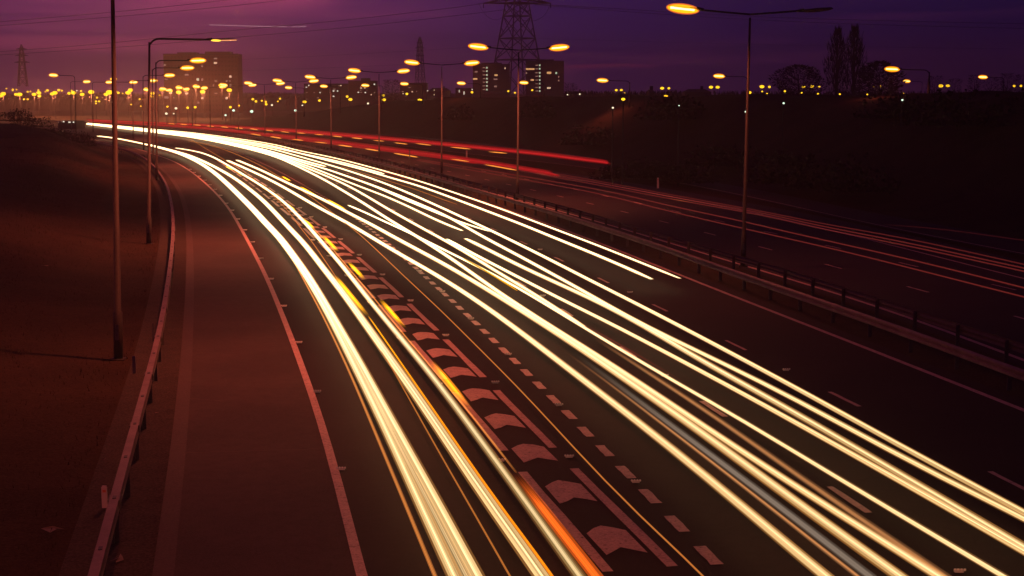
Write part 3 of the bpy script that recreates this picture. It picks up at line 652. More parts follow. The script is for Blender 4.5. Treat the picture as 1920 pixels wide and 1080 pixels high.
pylon('small distant pylon standing behind the squat flats in the middle', 788, 1500, [(168, 11), (140, 9), (118, 7.3), (100, 6), (84, 5), (74, 3), (69, .6)], .5, False, [(104, 8, 6), (90, 8.5, 5), (80, 6, 4)], .4)
pylon('distant pylon on the left skyline beyond the row of town lamps', 43, 1250, [(162, 11), (145, 9.4), (128, 7.6), (112, 6), (98, 4.6), (88, 2.5), (83.5, .5)], .5, False, [(117, 14, 6), (104, 12, 5), (92, 10, 4)], .36)
def cable(label, pts, d0, d1, r=.16):
    P = chaikin(pts, 2); n = len(P); W = [atd(x, y, d0+(d1-d0)*k/(n-1)) for k, (x, y) in enumerate(P)]
    g = G(); g.tube(W, r, 5); o = g.build('power_cable', cable_m); tag(o, label, 'power cable', 'overhead power cables'); return o
cable('topmost cable at the upper left corner, leaving the top edge first', [(-60, 45), (0, 41), (200, 24), (330, 11), (450, -3)], 1150, 1080)
cable('second cable from the top at the upper left, leaving the top edge over the trail', [(-60, 52), (0, 48), (210, 32), (400, 15), (560, -3)], 1150, 1070)
cable('upper of the two cables falling left from the big pylon', [(-60, 101), (0, 97), (200, 82), (400, 60), (640, 39), (800, 20.5), (870, 12), (935, 2)], 1200, 1060)
cable('lower of the two cables falling left from the big pylon', [(-60, 107), (0, 103), (250, 87), (430, 71), (640, 53), (800, 36), (948, 18)], 1200, 1060)
cable('upper of the two cables running right from the big pylon', [(1004, 8), (1100, 13), (1200, 19), (1400, 31), (1650, 39), (1990, 46)], 1060, 1300)
cable('lower of the two cables running right from the big pylon', [(1002, 9), (1100, 16), (1200, 24), (1400, 37), (1650, 47), (1990, 55)], 1060, 1300)
cable('looping jumper cable under the left arm of the big pylon', [(897, 5), (905, 22), (918, 35), (931, 38), (943, 33), (955, 15)], 1040, 1050, .13)
cable('looping jumper cable under the right arm of the big pylon', [(980, 38), (998, 40), (1012, 36), (1024, 26), (1031, 9)], 1050, 1040, .13)
for k, (a, b) in enumerate((((300, 118), (960, 84)), ((330, 136), (940, 112)), ((1010, 72), (1900, 92)))):
    cable(('faint upper cable crossing low behind the tower block', 'faint lower cable crossing low behind the tower block', 'faint single cable low in the sky right of the big pylon')[k], [a, ((a[0]+b[0])/2, (a[1]+b[1])/2+3), b], 1700, 1600, .10)
# aircraft track
for (pa, pb, lb) in (((392, 46.5), (538, 50.2), 'long thin white aircraft light track in the upper left sky'), ((546, 50.3), (575, 49.4), 'short detached end of the aircraft light track in the upper left sky')):
    W = [atd(pa[0]+(pb[0]-pa[0])*t, pa[1]+(pb[1]-pa[1])*t+(1-(2*t-1)**2)*.4, 1950) for t in np.linspace(0, 1, 9)]
    g = G(); g.tube(W, .36, 6); tag(g.build('aircraft_light_trail', E('aircraft_light', (.75, .42, .5), False)), lb, 'light trail')

# ------------------------------------------------------------------ trees and bushes
def twigtree(name, label, x0, x1, ytop, d, style, n=1400, group=None):
    xm = (x0+x1)/2; p = atd(xm, 188, d); z0 = gz(p[0], d); top = atd(xm, ytop, d)[2]; H = top-z0; W = (x1-x0)*d/F/2*(1.2 if style == 'poplar' else 1)
    root = empty(name, (p[0], d, z0)); tag(root, label, 'tree', group)
    g = G(); g.tube([(0, 0, -.3), (W*.03, 0, H*.3), (0, 0, H*.62), (W*.05, 0, H*.9)], [H*.028, H*.02, H*.012, H*.003], 7)
    nb = 16
    for k in range(nb):
        a = random.uniform(0, 6.28); zb = H*random.uniform(.15, .6); up_ = .9 if style == 'poplar' else .45
        e = np.array([math.cos(a)*W*.75, math.sin(a)*W*.75, min(H*.95, zb+H*up_*random.uniform(.3, .6))])
        m_ = np.array([e[0]*.45, e[1]*.45, zb+(e[2]-zb)*.4]); g.tube([(0, 0, zb), m_, e], [H*.01, H*.006, H*.002], 5)
    g.build('trunk', bark_m, root)
    c = G()
    for k in range(n):
        if style == 'poplar':
            t = random.random()**.8; z = H*(.08+.9*t); rad = W*(.55+.45*math.sin(math.pi*min(1, t*1.05)))*(1-max(0, t-.75)*2.6)
        elif style == 'round':
            t = random.random(); z = H*(.12+.86*t); rad = W*math.sqrt(max(0.02, 1-(2*t-.95)**2*.92))
        else:
            t = random.random(); z = H*(.3+.7*t); rad = W*math.sqrt(max(.02, t*(1.25-t)*1.6))
        a = random.uniform(0, 6.28); rr = rad*math.sqrt(random.random())*(1+.18*math.sin(3*a+z))
        b = np.array([rr*math.cos(a), rr*math.sin(a), z]); up_ = np.array([math.cos(a)*.25, math.sin(a)*.25, 1]) if style == 'poplar' else np.array([math.cos(a), math.sin(a), random.uniform(-.1, 1)])
        up_ = up_/np.linalg.norm(up_); L = H*random.uniform(.03, .09); wv = H*random.uniform(.0018, .006) if style != 'round' else H*random.uniform(.005, .016)
        s_ = np.cross(up_, np.array([random.uniform(-1, 1), -1, random.uniform(-.4, .4)])); s_ /= np.linalg.norm(s_)
        i = len(c.V); c.V += [b-s_*wv, b+s_*wv, b+up_*L]; c.F.append((i, i+1, i+2))
    c.build('crown', twig_m, root); return root
twigtree('poplar_tree', 'left of the two tall narrow poplars on the right bank', 1549, 1585, 53, 400, 'poplar', 1150, 'twin poplars')
twigtree('poplar_tree', 'right of the two tall narrow poplars on the right bank, slightly wider', 1580, 1617, 50, 405, 'poplar', 1150, 'twin poplars')
twigtree('broad_tree', 'broad rounded dark tree left of the poplars', 1447, 1545, 121, 330, 'round', 3400)
twigtree('broad_tree', 'wide dark tree mass right of the poplars', 1605, 1690, 114, 390, 'round', 3200)
twigtree('bare_tree', 'fan-shaped bare tree between the low flats in the middle', 716, 754, 150, 700, 'bare', 1300)
twigtree('bare_tree', 'low bare tree touching the right side of the twin dark blocks', 1054, 1084, 156, 700, 'bare', 900)
for k, (x0, x1, yt) in enumerate(((1735, 1768, 143), (1772, 1806, 148), (1812, 1840, 141), (1838, 1876, 146), (1872, 1902, 138), (1896, 1935, 140))):
    twigtree('bare_tree', f'{ORD[k]} from the left of the thin bare trees along the far right skyline', x0, x1, yt, 380+random.uniform(-20, 20), 'bare', 700, 'bare trees along the right skyline')
def leafmass(name, pts, label=None, cat=None, kind=None, mat=None, n=600, group=None):
    """pts: list of (centre xyz, radius xyz)"""
    c = G(); p0 = np.array(pts[0][0])
    for (ctr, r) in pts:
        for _ in range(n):
            v = rng.normal(size=3); v /= np.linalg.norm(v); v *= rng.uniform(.35, 1.0)**.5*(1+.25*math.sin(4*v[0]+3*v[1]+7*ctr[0]))
            b = np.array(ctr)-p0+v*np.array(r); b[2] = max(b[2], -.3)
            s = max(r)*rng.uniform(.05, .13); u = rng.normal(size=3); u /= np.linalg.norm(u); w_ = np.cross(u, rng.normal(size=3)); w_ /= np.linalg.norm(w_)
            i = len(c.V); c.V += [b-u*s*.5, b+w_*s*.5, b+u*s, b-w_*s*.5]; c.F.append((i, i+1, i+2, i+3))
    o = c.build(name, mat or leaf_m, loc=tuple(p0)); tag(o, label, cat, group, kind); return o
bs = [(1150, 300, 150, 2.0, 'small scrubby bush where the upper red trails end'), (1185, 303, 150, 2.6, 'dense bush hiding the slip road just right of the red trails'), (1225, 306, 148, 2.3, 'bush with red light glinting through, above the white marker post'), (1262, 311, 145, 2.2, 'bush with red glints, third along the slip road'), (1298, 315, 140, 2.6, 'tall dark bush, rightmost of the slip road row'),
      (1090, 262, 215, 4.5, 'wide dark bush patch on the bank right of the big pylon'), (1010, 236, 260, 4.5, 'dark bush patch on the bank below the right dark block'), (1260, 262, 200, 5.5, 'large dark bush patch in the middle of the bank'), (860, 226, 300, 4.5, 'dark scrub patch on the far bank beyond the red trails'), (1345, 290, 160, 4, 'bush patch just left of the nearest two-armed post'), (1480, 330, 130, 4.5, 'wide bush right of the nearest two-armed post'), (1570, 345, 120, 4.5, 'second wide bush on the dark bank right of the nearest two-armed post'), (1660, 318, 145, 3.5, 'bush at the foot of the far right single lamp post'), (1800, 350, 125, 5, 'bush on the dark bank at the far right')]
bs += [(20, 238, 262, 3.2, 'dark verge bush at the extreme left, below the town lamps'), (62, 236, 268, 3.0, 'dark verge bush below the left pylon'), (98, 236, 275, 2.8, 'dark verge bush just below the small bright windows'), (130, 235, 280, 3.0, 'dark verge bush where the road vanishes on the left'), (155, 236, 272, 2.6, 'small dark bush hiding the far end of the white trails'), (172, 257, 262, 1.4, 'low bush at the far end of the slip lane trail'), (262, 296, 205, .9, 'scrubby bush behind the barrier at the far bend')]
for (x, y, d, r, lab) in bs:
    p = atd(x, y, d); z = gz(p[0], p[1])
    rr = r; pts = [((p[0]+random.uniform(-.5, .5)*rr*k, p[1]+random.uniform(-.6, .6)*rr, z+rr*.3), (rr*random.uniform(.55, .8), rr*.7, rr*random.uniform(.4, .6))) for k in (0, 1, 1.6, -1.2)]
    leafmass('bush', pts, lab, 'bush', n=260, group='bushes on the bank')
def ridge(xa, xb, d, ytop, amp, seedv):
    R = np.random.default_rng(seedv); n = int((xb-xa)/3); xs = np.linspace(xa, xb, n); prof = np.zeros(n)
    for f_, a_ in ((.015, .5), (.05, .35), (.16, .3), (.6, .25)): prof += a_*np.interp(xs*f_, np.arange(-400, 2400), R.normal(size=2800))
    c = G(); i = 0
    for x, q in zip(xs, prof):
        b = atd(x, 188, d); t_ = atd(x, ytop-amp*q, d)[2]; zb = -1.5
        h = max(3, t_-zb)
        for (dy, k) in ((-9, .0), (-7, .55), (-3, .92), (0, 1.0), (4, .85), (9, .0)): c.V.append([b[0], b[1]+dy, zb+h*k+(R.normal()*.5 if k else 0)])
    for k in range(n-1):
        for j in range(5): a = k*6+j; c.F.append((a, a+1, a+7, a+6))
    for k in range(n*5):
        x = R.uniform(xa, xb); q = np.interp(x, xs, prof); p = atd(x, ytop-amp*q, d); s_ = R.uniform(.5, 1.9); i = len(c.V)
        c.V += [[p[0]-s_*.3, p[1]-R.uniform(0, 3), p[2]-1.2], [p[0]+s_*.3, p[1], p[2]-1.2], [p[0]+R.normal()*.6, p[1], p[2]+s_*.9]]; c.F.append((i, i+1, i+2))
    tag(c.build('distant_wood', twig_m), 'dark line of far trees along the skyline', kind='stuff')
ridge(-420, 620, 1600, 176, 2.4, 1); ridge(430, 1120, 1350, 177, 2.2, 2); ridge(-420, 760, 1100, 184, 1.8, 3); ridge(1060, 2400, 560, 176.5, 1.1, 4)
# verge grass: uncountable blades
def blades(name, region, n, hmax):
    c = G(); k = 0
    while k < n:
        x, y = region()
        if x is None: continue
        z = gz_fast(x, y); h = rng.uniform(.35, 1)*hmax; a = rng.uniform(0, 6.28); w_ = h*.09
        lean = rng.normal(size=2)*h*.35; i = len(c.V)
        c.V += [np.array([x-w_*math.cos(a), y-w_*math.sin(a), z-.03]), np.array([x+w_*math.cos(a), y+w_*math.sin(a), z-.03]), np.array([x+lean[0], y+lean[1], z+h])]; c.F.append((i, i+1, i+2)); k += 1
    tag(c.build(name, M('dry_grass', (.050, .031, .020), .95, (.6, (.022, .014, .010), .2), spec=.05)), 'rough verge grass', kind='stuff')
N_ = 42000
bx_ = rng.uniform(0, 1, (N_, 2)); s_l = arclen(BARR_L)
tt = s_l[-1]*(.28+.72*bx_[:, 0]**.8); Pb = np.stack([np.interp(tt, s_l, BARR_L[:, k]) for k in range(2)], 1)
NB = normals(BARR_L); Nb = np.stack([np.interp(tt, s_l, NB[:, k]) for k in range(2)], 1); off = -(.9+17*bx_[:, 1]**1.2)
PB = Pb+Nb*off[:, None]; ZB = ground_h(PB[:, 0], PB[:, 1]); it = iter(range(N_))
gz_tab = {}
def reg_left():
    k = next(it); gz_tab[(PB[k, 0], PB[k, 1])] = ZB[k]; return PB[k, 0], PB[k, 1]
def gz_fast(x, y): return gz_tab[(x, y)]
blades('grass', reg_left, N_-10, .15)

# ------------------------------------------------------------------ marker posts and small things
def marker(label, x, y, w_, h_, z0=0, mat=None, refl=True):
    p = at(x, y, z0); root = empty('marker_post', tuple(p)); tag(root, label, 'marker post', 'verge marker posts')
    g = G(); g.box((0, 0, h_/2), (w_, w_*.45, h_)); g.box((0, 0, h_+.01), (w_*.8, w_*.35, .03)); g.build('post', mat or white_p, root)
    if refl: g = G(); g.box((0, -w_*.24, h_*.82), (w_*.6, .012, h_*.12)); g.build('reflector', M('reflector', (.7, .2, .1), .2), root)
marker('pale broad marker post left of the barrier at the lower left', 197, 952, .11, .42, .0)
marker('dim small marker post beside the barrier, in front of the thick lamp post', 252, 700, .10, .5, .0, steel, False)
marker('narrow marker post right of the thick lamp post foot', 288, 640, .08, .6, .0, steel_dull, False)
marker('white marker post alone on the dark grass right of the far carriageway', 1233.5, 353, .17, .95)
marker('white marker post between the two bands of red trails', 875, 296, .22, 1.0)
marker('tiny pale marker post beyond the upper red trails, right of the third two-armed post', 1082, 288, .2, 1.0)
marker('tiny pale marker post beyond the upper red trails, near the bare tree', 740, 253, .3, 1.1)
r = empty('reserve_post', tuple(at(768.5, 318))); tag(r, 'short thin post on the central reserve between two lamp posts', 'post'); g = G(); g.tube([(0, 0, 0), (0, 0, 2.3)], .06, 8); g.box((0, 0, 2.32), (.14, .14, .08)); g.build('shaft', steel_dull, r)
def litter(x, y, s, lab):
    p = at(x, y, 0); z = max(-.01, gz(p[0], p[1])); g = G(); 
    for _ in range(7):
        v = rng.normal(size=3)*s*.5; g.V.append([v[0], v[1], abs(v[2])*.35+.02])
    g.F = [(0, 1, 2), (2, 3, 4), (4, 5, 6), (0, 3, 6), (1, 4, 5)]
    o = g.build('litter', M('faded_paper', (.22, .15, .12), .8), loc=(p[0], p[1], z)); tag(o, lab, 'litter')
litter(98, 998, .2, 'crumpled pale scrap on the dark grass at the lower left')
litter(223, 1050, .2, 'pale scrap just inside the barrier at the bottom')
litter(293, 775, .1, 'tiny white scrap on the gravel beside the barrier')
litter(190, 865, .12, 'small pale scrap in the grass above the lower left marker post')
litter(83, 515, .25, 'small pale scrap on the grass left of the thick lamp post')
# road studs
studs = {
 'beside the white hard shoulder line': [(640, 881), (595, 736), (561, 643.5), (533, 575), (509, 524), (490, 486), (474, 455), (460, 432), (447, 411.5), (436, 395), (425, 382), (414, 367), (404, 356), (394.5, 347), (384.5, 338.5), (374, 331), (364.5, 324), (357, 318)],
 'in the gaps of the right hatch border': [(1067, 858), (929, 718.5), (836, 630), (770, 565), (717.5, 516), (674, 479), (639, 449.5), (609.5, 427), (584, 407.5), (563, 390.5)],
 'among the short thick dashes': [(1192, 905), (1048, 761), (953, 666), (883, 599), (829.5, 548), (786, 509)],
 'along the left hatch border': [(939, 865), (823, 722), (750, 635), (694, 568), (651, 518), (617.5, 481), (587.5, 451)],
 'between the long lane dashes': [(1798, 1073), (1474, 695), (1246, 706), (1181, 549.5), (1012.5, 469), (1017.5, 556)]}
sb = None; bead_m = M('stud_beads', (.95, .85, .75), .15, spec=.8); stud_m = M('stud_casting', (.75, .66, .6), .5)
for where, L in studs.items():
    for k, (x, y) in enumerate(L):
        p = at(x, y, .012); r = empty('road_stud', tuple(p)); tag(r, f'road stud {where}, {ORD[k]} counting away from the camera', 'road stud', 'reflecting road studs')
        if sb is None:
            g = G(); g.box((0, .01, .008), (.15, .08, .012)); a = g.build('casting', stud_m, r)
            g = G(); g.box((0, 0, .026), (.15, .035, .028))
            b_ = g.build('rubber_pad', stud_m, r); g = G()
            for q in (-.085, -.03, .03, .085): g.ellipsoid((q, -.05, .046), (.022, .016, .02), 8, 6)
            c_ = g.build('reflectors', bead_m, r, True); sb = (a, b_, c_)
        else:
            for o in sb: c = o.copy(); C.objects.link(c); c.parent = r
        sc_ = .9+p[1]*.004; r.scale = (sc_, sc_, 1.3)

# ------------------------------------------------------------------ light trails hanging above the lanes
def E_soft(name):
    m = bpy.data.materials.new(name); m.use_nodes = True; t = NT(m.node_tree)
    a = t.add('ShaderNodeAttribute', attribute_name='emit'); e = t.add('ShaderNodeEmission', ins={0: a.outputs['Color'], 1: .30}); tr = t.add('ShaderNodeBsdfTransparent')
    ad = t.add('ShaderNodeAddShader', ins={0: e.outputs[0], 1: tr.outputs[0]}); t.add('ShaderNodeOutputMaterial', ins={0: ad.outputs[0]})
    m.cycles.emission_sampling = 'NONE'; return m
glow_soft = E_soft('trail_soft_edge')
glow_core = E('trail_core', None, True, attr='emit'); glow_side = E('trail_strand', None, False, attr='emit')
def smooth01(a, b, x): t = min(1, max(0, (x-a)/(b-a))); return t*t*(3-2*t)
def trail(name, label, pix, z=.65, hw=.13, tone='white', ns=7, bright=1.0, seed=0, group='white headlight trails', far=True, ext=0, fade0=0.0, fade1=0.0, near_dim=1.0):
    R = random.Random(seed*13+5)
    P = curve(pix, z, ext1=ext, ch=2, smooth=1, step=2.5)
    # keep far spans coarse, near spans fine
    soft_all = tone in ('grey', 'brown', 'dimred') or bool(fade0 or fade1)
    n = len(P); N = normals(P); V = []; Fc = []; A = []; mi = []; s = arclen(P)
    if fade0 < 0: fade0 *= -s[-1]
    if fade1 < 0: fade1 *= -s[-1]
    offs = [-1+2*(k+.5)/ns for k in range(ns)]
    sp = []
    for k, u in enumerate(offs):
        e = 1-abs(u)**1.4*.72
        sp.append((u, e*R.uniform(.34, 1.0) if k != ns//2 else 1.0, R.uniform(-.25, .25)))
    for k, (u, g_, dz) in enumerate(sp):
        i0 = len(V); ring = 5
        for q in range(n):
            d = max(5, P[q, 1]); wid = hw*(.76 if tone == 'white' else 1)*(1 if not far else 1+max(0, (d-55))*.0056)  # distant trails widened, bloom put into their thickness
            r = wid/ns*1.55
            if abs(u) > .68: r *= 1.5
            if far: r = min(r, .5)
            t = N[q]
            c = np.array([P[q, 0]+t[0]*u*wid, P[q, 1]+t[1]*u*wid, P[q, 2]+dz*r])
            T = np.array([t[1], -t[0]])
            taper = 1.0
            if q in (0, n-1): taper = .15
            for j in range(ring):
                a = 2*math.pi*j/ring+.3
                V.append([c[0]+t[0]*math.cos(a)*r*taper, c[1]+t[1]*math.cos(a)*r*taper, c[2]+math.sin(a)*r*taper])
            f = smooth01(24, 85, d)*(1 if near_dim > 0 else 1)
            if tone == 'white':
                nearc = np.array([1.5, 1.05, .50])*near_dim*(.06+1.02*g_)*np.array([1, .80+.18*g_, .55+.42*g_]); farc = np.array([3.4, 2.6, 1.45])*(.5+.6*g_)
                col = nearc*(1-f)+farc*f
                edge = smooth01(.55, 1.0, abs(u)); col = col*(1-edge)+edge*col*np.array([.72, .42, .16])
            elif tone == 'amber': col = np.array([1.4, .34+.34*smooth01(25, 70, d), .010])*(.6+.5*g_)
            elif tone == 'orange': col = np.array([.85, .26, .05])*(.6+.5*g_)*(.8+.6*f)
            elif tone == 'hot': col = np.array([1.05, .15, .012])*(.6+.5*g_)
            elif tone == 'pale': col = np.array([.9, .45, .16])*(.5+.6*g_)*(.75+.6*f)
            elif tone == 'grey': col = np.array([.15, .115, .085])*(.4+.8*g_)
            elif tone == 'brown': col = np.array([.30, .12, .04])*(.25+.9*g_)
            elif tone == 'red': col = np.array([.46, .012, .014])*(.06+1.15*g_)
            elif tone == 'dimred': col = np.array([.075, .008, .006])*(.5+.6*g_)
            elif tone == 'yellow': col = np.array([1.5, .50, .07])*(.6+.5*g_)
            b = bright
            if fade0: b *= smooth01(0, fade0, s[q])
            if fade1: b *= smooth01(0, fade1, s[-1]-s[q])
            A += [col*b]*ring
        for q in range(n-1):
            for j in range(ring):
                Fc.append((i0+q*ring+j, i0+q*ring+(j+1) % ring, i0+(q+1)*ring+(j+1) % ring, i0+(q+1)*ring+j)); mi.append(2 if soft_all or abs(u) > .68 else (0 if k == ns//2 else 1))
    V = np.array(V); o0 = np.array([P[-1, 0], P[-1, 1], 0]); o = mesh(name, V-o0, Fc, [glow_core if tone in ('white', 'red') else glow_side, glow_side, glow_soft], loc=tuple(o0), mi=mi, attr=np.array(A), smooth=True)
    tag(o, label, 'light trail', group); return o
H_ = 'headlight_trail'
farA = [(183, 255), (215, 258.7), (247.5, 265), (275, 271)]
trail(H_, 'leftmost thick white trail, left strand of the pair that parts towards the bottom', farA+[(300, 277.5), (327.5, 285), (352.5, 295), (377.5, 307.5), (402.5, 325), (427.5, 347.5), (452.5, 372.5), (477.5, 397.5), (500, 424), (518, 440), (547.5, 480), (572.5, 516), (596, 555), (616, 590), (635, 628), (653, 661), (667, 695), (680, 715), (709, 775), (740.7, 840.7), (769, 904), (797, 967), (825, 1027), (850, 1078)], hw=.14, ext=14, seed=1)
trail(H_, 'thick white trail just right of the leftmost one, right strand of the parting pair', farA+[(303, 277.5), (330, 285), (356, 295), (381, 307.5), (406, 325), (431, 347), (456, 371), (481, 396), (505, 423), (526, 443), (553, 480), (579, 516), (601, 552), (622, 588), (643, 625), (664, 660), (682, 693), (690, 707), (737, 795), (769, 851), (800.6, 907.6), (832, 964), (860, 1016.7), (892, 1078)], hw=.15, ext=14, seed=2)
trail(H_, 'faint grey-gold strands filling the gap of the leftmost parting pair', [(640, 620), (700, 740), (755, 850), (787, 910), (815, 965), (845, 1022), (873, 1078)], hw=.16, ns=7, bright=.55, ext=14, seed=33, fade0=14)
trail(H_, 'second thick cream trail from the left at the bottom, with an orange right edge', [(275, 270), (327, 283), (355, 291), (390, 306), (420, 322), (445, 337), (470, 356), (493, 375), (515, 397.5), (540, 425), (565, 450), (587, 477), (607.5, 505), (632.5, 535), (655, 565), (677.5, 597.5), (700, 627.5), (722.5, 660), (745, 692.5), (762, 714), (797, 763), (832, 816), (867, 869), (902.6, 921.7), (937.8, 971), (973, 1020), (1011.7, 1073)], hw=.17, ext=14, seed=3)
trail(H_, 'white trail starting sharply above the left bend and running beside the amber dashes', [(329, 277.5), (352.5, 281), (377.5, 286), (402.5, 295.5), (427.5, 310), (452.5, 325), (477.5, 340), (502.5, 356), (527.5, 374), (552.5, 397.5), (577, 423), (600, 450), (615, 467.5), (640, 496), (665, 528), (690, 560), (715, 590), (740, 620), (765, 650), (790, 680), (814, 707), (853, 760), (888.5, 809), (923.7, 856), (959, 903), (994, 952), (1029, 1001), (1064, 1050), (1085, 1079)], hw=.125, ext=14, seed=4, near_dim=.62)
trail('indicator_light_trail', 'thin orange trail along the left side of the leftmost white trail', [(540, 468), (552, 492), (575, 535), (600, 580), (625, 632), (658, 701), (688, 774), (716, 841), (744, 907.6), (776, 981.5), (814.6, 1078)], hw=.03, ns=3, tone='orange', ext=14, seed=5, group='amber and orange trails', far=False, fade0=12)
trail('indicator_light_trail', 'hair-thin red-orange trail in the dark gap right of the parting pair', [(352, 258), (400, 287), (425, 302.5), (452, 317), (487.5, 346), (520, 374), (540, 395), (565, 430), (585, 452), (600, 475), (622, 507), (660, 565), (702, 637), (725, 670), (741, 700), (783, 777), (825, 851), (874, 939), (924, 1017), (955, 1078)], hw=.016, ns=3, tone='orange', bright=.75, ext=14, seed=6, group='amber and orange trails')
trail('indicator_light_trail', 'hair-thin orange trail between the hatched strip and the short thick dashes', [(352, 264), (390, 271), (427.5, 282.5), (465, 299), (490, 311), (515, 326), (560, 353), (605, 385), (647.5, 417.5), (672.5, 437.5), (700, 462.5), (739, 500), (775, 534), (825, 580), (875, 630), (925, 680), (975, 729), (1022, 780), (1096, 861.5), (1170, 943), (1244.6, 1017), (1318.5, 1079)], hw=.016, ns=3, tone='orange', bright=.9, ext=14, seed=7, group='amber and orange trails')
amb = [((422.5, 311), (437.5, 319)), ((446, 322.5), (459, 330)), ((467.5, 334), (480, 341)), ((489, 346), (502.5, 357.5)), ((512, 362), (527.5, 375)), ((537.5, 382), (555, 397.5)), ((567.5, 409), (590, 430)), ((605, 441), (634, 472)), ((652, 490), (684, 525)), ((712, 560), (759, 615)), ((806, 674), (846, 722), (882, 768))]
for k, seg in enumerate(amb):
    a, b = np.array(seg[0]), np.array(seg[-1]); pix = [a, (a+b)/2+np.array([.3, -.6]), b] if len(seg) == 2 else seg
    trail('indicator_flash', f'short amber indicator flash beside the white trail, {ORD[k]} from the far bend', pix, hw=.075, z=.75, ns=5, tone='amber', seed=20+k, group='amber indicator flashes', bright=1.5, fade0=-.35, fade1=-.35)
trail('indicator_flash', 'long burning orange streak over the left hatch border at the bottom', [(966, 885), (1000, 932), (1040, 985), (1080, 1033), (1117, 1079)], z=.75, hw=.085, ns=5, tone='hot', bright=1.0, ext=14, seed=31, group='amber indicator flashes', far=False, fade0=1.6)
trail('indicator_light_trail', 'thin orange line joining the amber flashes beside the hatched strip', [(424, 313), (460, 331.5), (490, 347.5), (528, 376), (556, 399), (591, 431), (616, 456), (640, 487), (690, 545), (735, 600), (790, 668), (846, 730), (890, 784), (930, 838), (968, 886)], z=.75, hw=.025, ns=3, tone='orange', seed=30, group='amber and orange trails', far=False, fade0=15)
trail('indicator_flash', 'long amber streak on the right edge of the second thick cream trail', [(627, 515), (645, 538), (665, 562), (679, 580), (691, 594)], z=.8, hw=.07, ns=5, tone='amber', seed=32, group='amber indicator flashes', bright=1.5, fade0=-.35, fade1=-.35)
trail('indicator_light_trail', 'thin golden edge line down the right side of the second thick cream trail', [(691, 593), (720, 634), (765, 700), (805, 757), (840, 806), (876, 862), (912, 914), (946, 962), (985, 1012), (1027, 1068)], z=.7, hw=.022, ns=3, tone='amber', seed=34, ext=14, group='amber and orange trails', far=False)
for k, seg in enumerate([((528, 330), (546, 340)), ((562, 349), (596, 369)), ((612, 373), (650, 394))]):
    a, b = np.array(seg[0]), np.array(seg[-1]); trail('indicator_flash', f'amber flash on the trail above the short thick dashes, {ORD[k]} from the far end', [a, (a+b)/2, b], z=.85, hw=.06, ns=5, tone='amber', seed=40+k, group='amber indicator flashes', bright=1.5, fade0=-.3, fade1=-.3)
def far_band(y165, y290, y365, y440, y515): return [(163, y165), (200, y165+(y290-y165)*.28), (290, y290), (365, y365), (438, y440), (513, y515)]
# main carriageway
trail(H_, 'thick trail running just right of the short thick dashes, starting sharply in mid road', [(426, 300.5), (465, 317.5), (502.5, 335), (540, 355), (577.5, 377.5), (612, 397), (647.5, 415), (685, 437.5), (722.5, 460), (760, 482.5), (800, 504), (840, 528), (890, 560), (940, 595), (980, 625), (1010, 647.5), (1059, 686), (1115, 728), (1170, 770), (1244, 827), (1318, 886), (1392, 948), (1461, 1008), (1540, 1074)], hw=.15, ext=14, seed=8)
trail(H_, 'very thick trail of several gold and cream strands, second from the short thick dashes', [(444, 300), (490, 319), (527.5, 337.5), (565, 355), (602.5, 372.5), (622.5, 382.5), (660, 402.5), (697.5, 421), (735, 442.5), (772.5, 462.5), (810, 482.5), (843, 500), (877.5, 521), (915, 543), (952.5, 566), (990, 590), (1027.5, 614), (1065, 637.5), (1100, 660), (1150, 695), (1200, 731), (1250, 763.5), (1300, 797.5), (1340, 827), (1400, 872), (1461, 918), (1521, 963), (1581.7, 1006.6), (1642, 1049), (1685, 1079)], hw=.17, ext=14, seed=9, ns=9)
trail(H_, 'grey and bronze side strands below the very thick trail', [(1060, 650), (1110, 685), (1165, 727), (1220, 768), (1275, 810), (1330, 850), (1400, 903), (1461, 948), (1521, 994), (1570, 1032), (1625, 1076)], hw=.08, ns=6, tone='grey', ext=12, seed=35, fade0=16, far=False)
trail(H_, 'bronze fringe strand under the grey strands of the very thick trail', [(1050, 652), (1100, 687), (1155, 728), (1212, 772), (1268, 815), (1330, 862), (1400, 915), (1461, 965), (1530, 1018), (1600, 1074)], hw=.035, ns=4, tone='brown', bright=1.6, ext=12, seed=36, fade0=14, far=False)
H3 = far_band(233.2, 248.5, 258, 272.5, 291.5)
trail(H_, 'lowest trail of the dense far band, crossing down to join the very thick trail', H3+[(560, 312.5), (610, 337.5), (647.5, 360), (685, 382.5), (722.5, 407.5), (760, 430), (785, 445), (810, 461), (838, 479), (865, 497), (902.5, 525), (940, 551), (980, 577), (1020, 604), (1060, 629), (1100, 652), (1150, 685), (1200, 718), (1260, 757), (1300, 786), (1340, 812), (1400, 852), (1461, 894), (1521, 931), (1582, 968), (1642, 1006.6), (1702.5, 1046), (1757, 1078)], hw=.13, ext=14, seed=10)
trail(H_, 'trail with a blunt start in mid road that fans into thin golden strands lower right', [(652.5, 384.5), (685, 398), (715, 412.5), (745, 426), (775, 439), (797.5, 451), (830, 466.5), (860, 482), (897.5, 500), (915, 508.5), (952.5, 529), (990, 550), (1027.5, 572.5), (1065, 596.5), (1102.5, 617), (1150, 647), (1200, 677.5), (1250, 707.5), (1300, 735), (1350, 762), (1400, 791), (1450, 821), (1491, 847), (1551.5, 885.7), (1612, 922), (1672, 955), (1733, 991.5), (1793, 1027.7), (1878, 1078)], hw=.085, ext=14, seed=11, near_dim=.85, ns=5)
trail('indicator_light_trail', 'orange stripe along the trail with the blunt start in mid road', [(868, 484), (905, 504), (945, 528), (970, 545)], z=.7, hw=.035, ns=3, tone='amber', seed=37, group='amber and orange trails', bright=.8)
